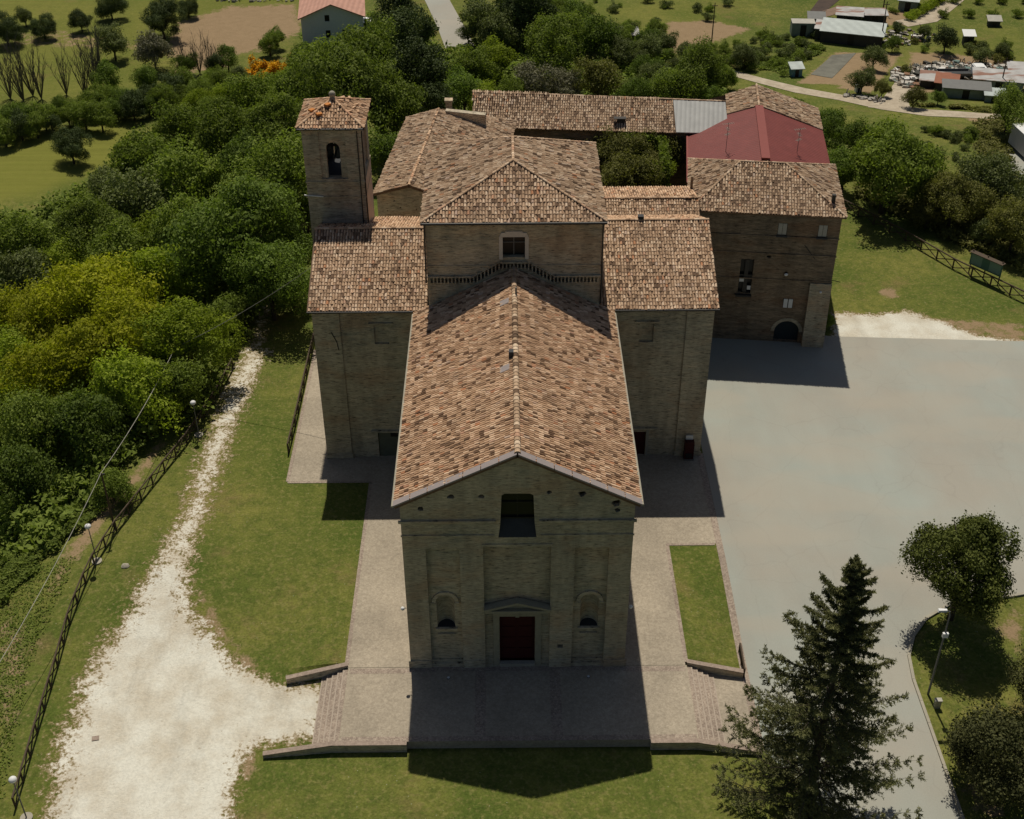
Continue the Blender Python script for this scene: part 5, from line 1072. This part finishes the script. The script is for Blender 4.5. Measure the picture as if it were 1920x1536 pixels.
# street lamp right
lx, ly = G(1740, 1302); lz = float(H(lx, ly)); sl_ = empty('street_lamp', (lx, ly, lz), 'tall grey street lamp on the grass island by the pine', 'street lamp'); hl = 8.6
m = MB(); m.tube([(lx, ly, lz-.1), (lx, ly, lz+hl-.5), (lx-.1, ly, lz+hl-.1)], [.09, .06, .05], 8); m.build('pole', M['iron'], sl_)
m = MB(); m.tube([(lx-.1, ly, lz+hl-.1), (lx-.35, ly, lz+hl)], .04, 6); m.build('arm', M['iron'], sl_); m = MB(); m.prism([(lx-.95, ly-.16, lz+hl-.03), (lx-.3, ly-.12, lz+hl-.05), (lx-.3, ly+.12, lz+hl-.05), (lx-.95, ly+.16, lz+hl-.03)], [(lx-.9, ly-.12, lz+hl+.12), (lx-.3, ly-.09, lz+hl+.1), (lx-.3, ly+.09, lz+hl+.1), (lx-.9, ly+.12, lz+hl+.12)]); m.build('lamp_head', M['white'], sl_)
m = MB(); m.box((lx, ly-.12, lz+6.3), (.4, .2, .4)); m.build('junction_box', M['white'], sl_)
bx_, by_ = G(1756, 1326); m = MB(); z_ = float(H(bx_, by_)); m.b2(bx_-.22, bx_+.22, by_-.15, by_+.15, z_-.1, z_+.75); m.b2(bx_-.26, bx_+.26, by_-.18, by_+.18, z_+.752, z_+.82); tag(m.build('utility_cabinet', M['shutter']), 'small pale utility cabinet on the island near the street lamp', 'cabinet')
for x, l in ((-8.32, 'left'), (8.2, 'right')):
    a = empty('wall_light', (x, .3, 5.9), f'small white wall light on the {l} front corner of the church', 'light'); m = MB(); m.tube([(x*.97, .3, 5.85), (x, .3, 5.9)], .03, 6); m.build('bracket', M['iron'], a); m = MB(); m.sphere((x, .2, 5.92), .15); m.build('lamp', M['white'], a, True)
for x, l in ((-5.15, 'left niche'), (5.25, 'right niche')):
    a = empty('floor_light', (x, -1.1, .01), f'small round floor light in the terrace paving before the {l}', 'light'); m = MB(); m.tube([(x, -1.1, .0), (x, -1.1, .07)], .13, 14); m.build('rim', M['iron'], a); m = MB(); m.tube([(x, -1.1, .07), (x, -1.1, .085)], .10, 14); m.build('lens', M['white'], a)
# red bin cabinet by the right transept
nb_ = empty('red_cabinet', (15.85, 25.2, 0), 'dark red display cabinet with white sign standing against the right transept wall', 'cabinet')
m = MB(); m.b2(15.45, 16.3, 24.95, 25.5, .15, 2.0); m.build('body', M['door_red'], nb_); m = MB(); m.b2(15.6, 16.15, 24.9, 24.948, .3, .8); m.build('opening', M['black'], nb_)
m = MB(); m.b2(15.55, 16.2, 25.45, 25.55, 2.01, 2.45); m.build('sign', M['white'], nb_); m = MB(); m.b2(15.4, 16.35, 24.9, 25.55, .0, .149); m.build('plinth', M['iron'], nb_)
# green notice board
def board(pa, pb, h, label):
    a, b = Vector((*G(*pa), 0)), Vector((*G(*pb), 0)); a.z = float(H(a.x, a.y)); b.z = float(H(b.x, b.y)); d = (b-a).normalized(); n = Vector((d.y, -d.x, 0)).normalized(); t = empty('notice_board', (a+b)/2, label, 'notice board')
    for p in (a, b, (a+b)/2):
        m = MB(); m.tube([p, p+Vector((0, 0, h+.3))], .07, 6); m.build('post', M['wood'], t)
    def slab(z0, z1, o0, o1, i0=0, i1=1): p, q_ = a.lerp(b, i0), a.lerp(b, i1); return MB().prism([p+n*o0+Vector((0, 0, z0)), q_+n*o0+Vector((0, 0, z0)), q_+n*o1+Vector((0, 0, z0)), p+n*o1+Vector((0, 0, z0))], [p+n*o0+Vector((0, 0, z1)), q_+n*o0+Vector((0, 0, z1)), q_+n*o1+Vector((0, 0, z1)), p+n*o1+Vector((0, 0, z1))])
    mp = plain('green_board_paint', (.10, .20, .16), var=.15); mp2 = plain('pale_green_poster', (.22, .34, .29), var=.15)
    pn = slab(h-1.5, h, .08, .13, -.04, 1.04).build('panel', mp, t); slab(h-1.35, h-.15, .132, .14, .0, .36).build('poster', mp2, pn); slab(h-1.35, h-.15, .132, .14, .62, 1.).build('poster', mp2, pn)
    m = slab(h+.05, h+.12, -.25, .45, -.06, 1.06); m.build('canopy', M['wood'], t)
board((1816, 512), (1870, 536), 2.7, 'green notice board on posts before the right fence')
p = G(235, 1062); m = MB(); m.sphere((*p, float(H(*p))+.05), .35, (1, .8, .5), 8, 6, .15); tag(m.build('boulder', M['stone']), 'pale boulder on the grass beside the gravel path', 'boulder')
p = G(179, 1385); m = MB(); m.box((*p, float(H(*p))+.03), (.5, .4, .05), .2); tag(m.build('manhole_cover', M['wallcap']), 'small brown manhole cover in the white gravel', 'cover')
p = G(1413, 1403); m = MB(); m.box((*p, float(H(*p))+.03), (.55, .5, .05), .1); tag(m.build('manhole_cover', M['wallcap']), 'small stone cover in the grass by the terrace wall end', 'cover')
mbx = MB()

# ================================================================ FAR THINGS
def shed(px, py, wx, wy, h, rz, roof, wall, label, name='shed', cat='shed', slope=.25, over=.3):
    wx *= .66; wy *= .66; h *= .75; slope *= .7; x, y = G(px, py); z = float(H(x, y)); t = empty(name, (x, y, z), label, cat); cs, sn = math.cos(rz), math.sin(rz)
    R_ = lambda a, b, c: (x+a*cs-b*sn, y+a*sn+b*cs, z+c)
    m = MB(); m.prism([R_(-wx/2, -wy/2, -.3), R_(wx/2, -wy/2, -.3), R_(wx/2, wy/2, -.3), R_(-wx/2, wy/2, -.3)], [R_(-wx/2, -wy/2, h-slope), R_(wx/2, -wy/2, h-slope), R_(wx/2, wy/2, h+slope), R_(-wx/2, wy/2, h+slope)]); m.build('wall', wall, t)
    o = over; k = slope/(wy/2)*o; m = MB(); q_ = [(-wx/2-o, -wy/2-o, h-slope-k), (wx/2+o, -wy/2-o, h-slope-k), (wx/2+o, wy/2+o, h+slope+k), (-wx/2-o, wy/2+o, h+slope+k)]
    m.prism([R_(a, b, c+.03) for a, b, c in q_], [R_(a, b, c+.13) for a, b, c in q_]); m.build('roof', roof, t)
    m = MB(); dw = min(1., wx*.35); m.prism([R_(-dw/2, -wy/2-.03, 0), R_(dw/2, -wy/2-.03, 0), R_(dw/2, -wy/2-.003, 0), R_(-dw/2, -wy/2-.003, 0)], [R_(-dw/2, -wy/2-.03, min(2, h-slope-.2)), R_(dw/2, -wy/2-.03, min(2, h-slope-.2)), R_(dw/2, -wy/2-.003, min(2, h-slope-.2)), R_(-dw/2, -wy/2-.003, min(2, h-slope-.2))]); m.build('door', M['black'], t)
    return t
W = M['white']; GW = plain('grey_green_wall', (.22, .26, .22)); DK = plain('dark_shed_wall', (.05, .05, .045))
shed(1503, 64, 6.0, 3.6, 2.9, -.08, M['shutter'], GW, 'grey-green container left of the white-roofed barn', 'container', 'container', .02, .03)
shed(1596, 78, 15.5, 6.5, 3.2, -.33, M['sheet'], DK, 'long barn with a wide pale sheet roof', 'barn', 'barn', .5)
shed(1590, 46, 6.5, 5, 3.0, -.25, M['rusty'], DK, 'shed with a rusty pale roof behind the barn')
shed(1637, 42, 6, 3.5, 2.4, -.05, M['rusty'], DK, 'low shed with a patchy sheet roof right of the barn')
shed(1528, 52, 4, 3.5, 2.8, -.15, M['iron'], GW, 'small grey roofed shed beside the container')
shed(1545, 70, 4.5, 5, 2.8, -.3, M['rusty'], DK, 'shed with a rust-edged roof joined to the barn')
shed(1703, 12, 5, 9, 2.6, -.35, M['sheet'], GW, 'grey shed at the top edge beside the yellow-green hedge')
shed(1813, 84, 2.4, 2.4, 2.6, -.1, W, DK, 'small hut with a bright white roof')
shed(1862, 48, 3, 2, 1.6, -.1, M['shutter'], DK, 'small crate-like hutch alone in the far right field', 'hutch', 'hutch')
shed(1491, 142, 2.6, 2.2, 2.1, .1, M['sheet'], plain('blue_wall', (.12, .24, .28)), 'little blue hut with a pale roof beside the dirt track', 'hut', 'hut')
shed(1178, 78, 4.6, 2.8, 2.2, .1, M['rusty'], DK, 'lone open shelter with a white sheet roof in the far grove', 'shelter', 'shelter', .35)
shed(1772, 168, 4.6, 4.6, 2.2, -.35, plain('rust_red_roof', (.30, .12, .07)), DK, 'hut with a rust-red roof in the scrap yard', 'hut', 'hut')
shed(1750, 162, 6.2, 4.4, 2.0, -.3, M['rusty'], DK, 'low hut with grey sheet roof left of the rust-red roof', 'hut', 'hut')
shed(1808, 182, 10, 3., 2.4, -.22, M['iron'], GW, 'long grey shed between the scrap yard and the dirt track')
shed(1868, 165, 11, 5.5, 2.6, -.25, M['rusty'], GW, 'shed with striped rusty sheet roof at the right of the scrap yard')
shed(1915, 152, 7, 5, 2.8, -.2, M['rusty'], GW, 'shed with rusty roof cut by the right picture edge')
shed(1862, 190, 4, 2.4, 1.8, -.2, M['sheet'], GW, 'small white-roofed shelter beside the dirt track')
shed(1608, 172, 1.3, 1.2, 1.3, .1, W, W, 'white box standing beside the dirt track', 'box', 'box', .01, .02)
# farmhouse
fh = empty('farmhouse', (*G(628, 104), float(H(*G(628, 104)))), 'white farmhouse with pink tiled gable roof in the upper wood', 'house')
fx, fy = G(628, 104); fz = float(H(fx, fy)); FR = .1
R2 = lambda a, b, c: (fx+a*math.cos(FR)-b*math.sin(FR), fy+a*math.sin(FR)+b*math.cos(FR), fz+c)
WW = plain('grey_white_plaster', (.75, .75, .73), var=.08); m = MB(); panel(m, R2(0, 0, 0), (math.cos(FR), math.sin(FR), 0), (-math.sin(FR), math.cos(FR), 0), [(-5.2, -1), (5.2, -1), (5.2, 6.6), (.0, 8.7), (-5.2, 6.6)], [rect(-1.2, -.4, 5.9, 7.0), rect(-1.2, -.4, 3.1, 4.4), rect(1.6, 2.4, 3.1, 4.4)], .25)
for s in (-5.2, 5.2): m.add([R2(s, 0, -1), R2(s, 13, -1), R2(s, 13, 6.6), R2(s, 0, 6.6)], [(0, 1, 2, 3)])
m.build('wall', WW, fh); m = MB()
for z0_, z1_, a0 in ((5.9, 7., -1.2), (3.1, 4.4, -1.2), (3.1, 4.4, 1.6)):
    m = MB(); m.prism([R2(a0, .2, z0_), R2(a0+.8, .2, z0_), R2(a0+.8, .26, z0_), R2(a0, .26, z0_)], [R2(a0, .2, z1_), R2(a0+.8, .2, z1_), R2(a0+.8, .26, z1_), R2(a0, .26, z1_)]); m.build('window', M['glass'], fh)
for s in (-1, 1):
    q_ = [(s*5.7, -.5, 6.45), (s*5.7, 13.5, 6.45), (0, 13.5, 8.75), (0, -.5, 8.75)]; m = MB(); m.prism([R2(a, b, c) for a, b, c in q_], [R2(a, b, c+.2) for a, b, c in q_]); m.build('roof', M['pink_roof'], fh)
m = MB(); m.prism([R2(5.21, 6, 2.4), R2(7.2, 6, 2.2), R2(7.2, 12, 2.2), R2(5.21, 12, 2.4)], [R2(5.21, 6, 2.55), R2(7.2, 6, 2.35), R2(7.2, 12, 2.35), R2(5.21, 12, 2.55)]); m.build('canopy', W, fh)
# trailer
tx_, ty_ = G(1925, 292); tz_ = float(H(tx_, ty_)); tt = empty('box_trailer', (tx_, ty_, tz_), 'white box trailer parked at the right edge beside the asphalt road', 'trailer')
m = MB(); m.box((tx_, ty_, tz_+1.9), (2.6, 6.5, 2.6), .1); m.build('box_body', plain('dirty_white', (.5, .47, .44)), tt); m = MB(); m.box((tx_, ty_, tz_+3.24), (2.66, 6.56, .08), .1); m.build('roof', W, tt); m = MB(); m.box((tx_, ty_, tz_+.55), (2.2, 6., .1), .1); m.build('chassis', M['black'], tt)
for dx_ in (-1, 1):
    for dy_ in (-2, 2.2): m = MB(); m.tube([(tx_+dx_*1.0-.12, ty_+dy_, tz_+.45), (tx_+dx_*1.0+.12, ty_+dy_, tz_+.45)], .45, 14); m.build('wheel', M['black'], tt)
# truck in the scrap yard
cx_, cy_ = G(1800, 150); cz_ = float(H(cx_, cy_)); tk = empty('flatbed_truck', (cx_, cy_, cz_), 'old white-cabbed flatbed truck in the scrap yard', 'truck')
m = MB(); m.box((cx_+2.6, cy_, cz_+1.4), (1.8, 2., 1.8)); m.box((cx_+2.5, cy_, cz_+2.36), (1.4, 1.7, .12)); cab = m.build('cab', W, tk); m = MB(); m.box((cx_+2.6, cy_-1.01, cz_+1.75), (1.3, .03, .6)); m.build('window', M['glass'], cab)
m = MB(); m.box((cx_-1.2, cy_, cz_+1.), (5.4, 2.2, .25)); m.build('bed', M['slate'], tk); m = MB(); m.box((cx_-1.2, cy_-1.05, cz_+1.3), (5.2, .08, .35)); m.box((cx_-1.2, cy_+1.05, cz_+1.3), (5.2, .08, .35)); m.box((cx_-3.85, cy_, cz_+1.3), (.08, 2, .35)); m.build('bed_sides', M['iron'], tk)
for dx_ in (-2.8, 2.4):
    for dy_ in (-1, 1): m = MB(); m.tube([(cx_+dx_, cy_+dy_-.1, cz_+.45), (cx_+dx_, cy_+dy_+.1, cz_+.45)], .45, 12); m.build('wheel', M['black'], tk)
# scrap: countless small pieces
def scrap(name, poly, n, label, mats, smax=1.2):
    g = random.Random(n); P = pxpoly(poly); xs = [p[0] for p in P]; ys = [p[1] for p in P]; m = MB(); c = 0
    while c < n:
        x, y = g.uniform(min(xs), max(xs)), g.uniform(min(ys), max(ys))
        if segdist(P, np.array([x]), np.array([y]))[0] > 0: continue
        s = g.uniform(.15, smax); z = float(H(x, y)); k = g.random()
        if k < .6: m.box((x, y, z+s*.25), (s, s*g.uniform(.2, .9), s*g.uniform(.1, .7)), g.uniform(0, 3))
        elif k < .8: m.tube([(x, y, z+.1), (x+g.uniform(-1, 1)*s*1.5, y+g.uniform(-1, 1)*s, z+g.uniform(.1, 1.2))], g.uniform(.03, .1), 5)
        else: m.sphere((x, y, z+s*.2), s*.45, (1, 1, .6), 6, 4, .2)
        c += 1
    o = m.build(name, mats); tag(o, label, 'scrap', kind='stuff')
def scrapmat():
    m_, t, b = newmat('mixed_scrap'); g = N(t, 'NewGeometry'); L(t, ramp(t, g.outputs['Random Per Island'], [(0, (.06, .06, .05)), (.2, (.20, .17, .13)), (.4, (.42, .39, .34)), (.68, (.22, .12, .07)), (.8, (.14, .2, .18)), (.9, (.6, .58, .54)), (1, (.75, .73, .70))], 'CONSTANT'), b.inputs['Base Color']); return m_
SM = scrapmat()
scrap('scrap_heap', [(1680, 130), (1740, 120), (1830, 118), (1880, 128), (1900, 150), (1850, 158), (1790, 150), (1740, 160), (1700, 168), (1668, 150)], 1100, 'sprawling heap of mixed scrap in the far right yard', SM)
scrap('scrap_scatter', [(1640, 60), (1740, 55), (1760, 75), (1690, 90), (1560, 82), (1640, 78)], 150, 'scattered scrap around the barn and sheds', SM, .9)
scrap('rubble_scatter', [(1580, 176), (1660, 190), (1660, 196), (1580, 182)], 70, 'line of rubble lying along the dirt track', M['rubble'], .8)
scrap('farm_clutter', [(400, -5), (560, -5), (560, 4), (400, 4)], 60, 'pale clutter at the top edge left of the farmhouse', M['rubble'], 1.)
for px, py, h, l in ((1334, 82, 7, 'thin wooden pole on the bare hillside patch'), (1650, 85, 7.5, 'dark wooden pole beside the barn'), (1655, 22, 8, 'thin wooden pole above the bare earth at the top'), (1875, 168, 5, 'thin pale pole in front of the striped rusty roof')):
    x, y = G(px, py); z = float(H(x, y)); m = MB(); m.tube([(x, y, z-.2), (x, y, z+h)], [.12, .07], 6); m.box((x, y, z+h-.5), (1.0, .1, .1)); tag(m.build('wooden_pole', M['wood']), l, 'pole')
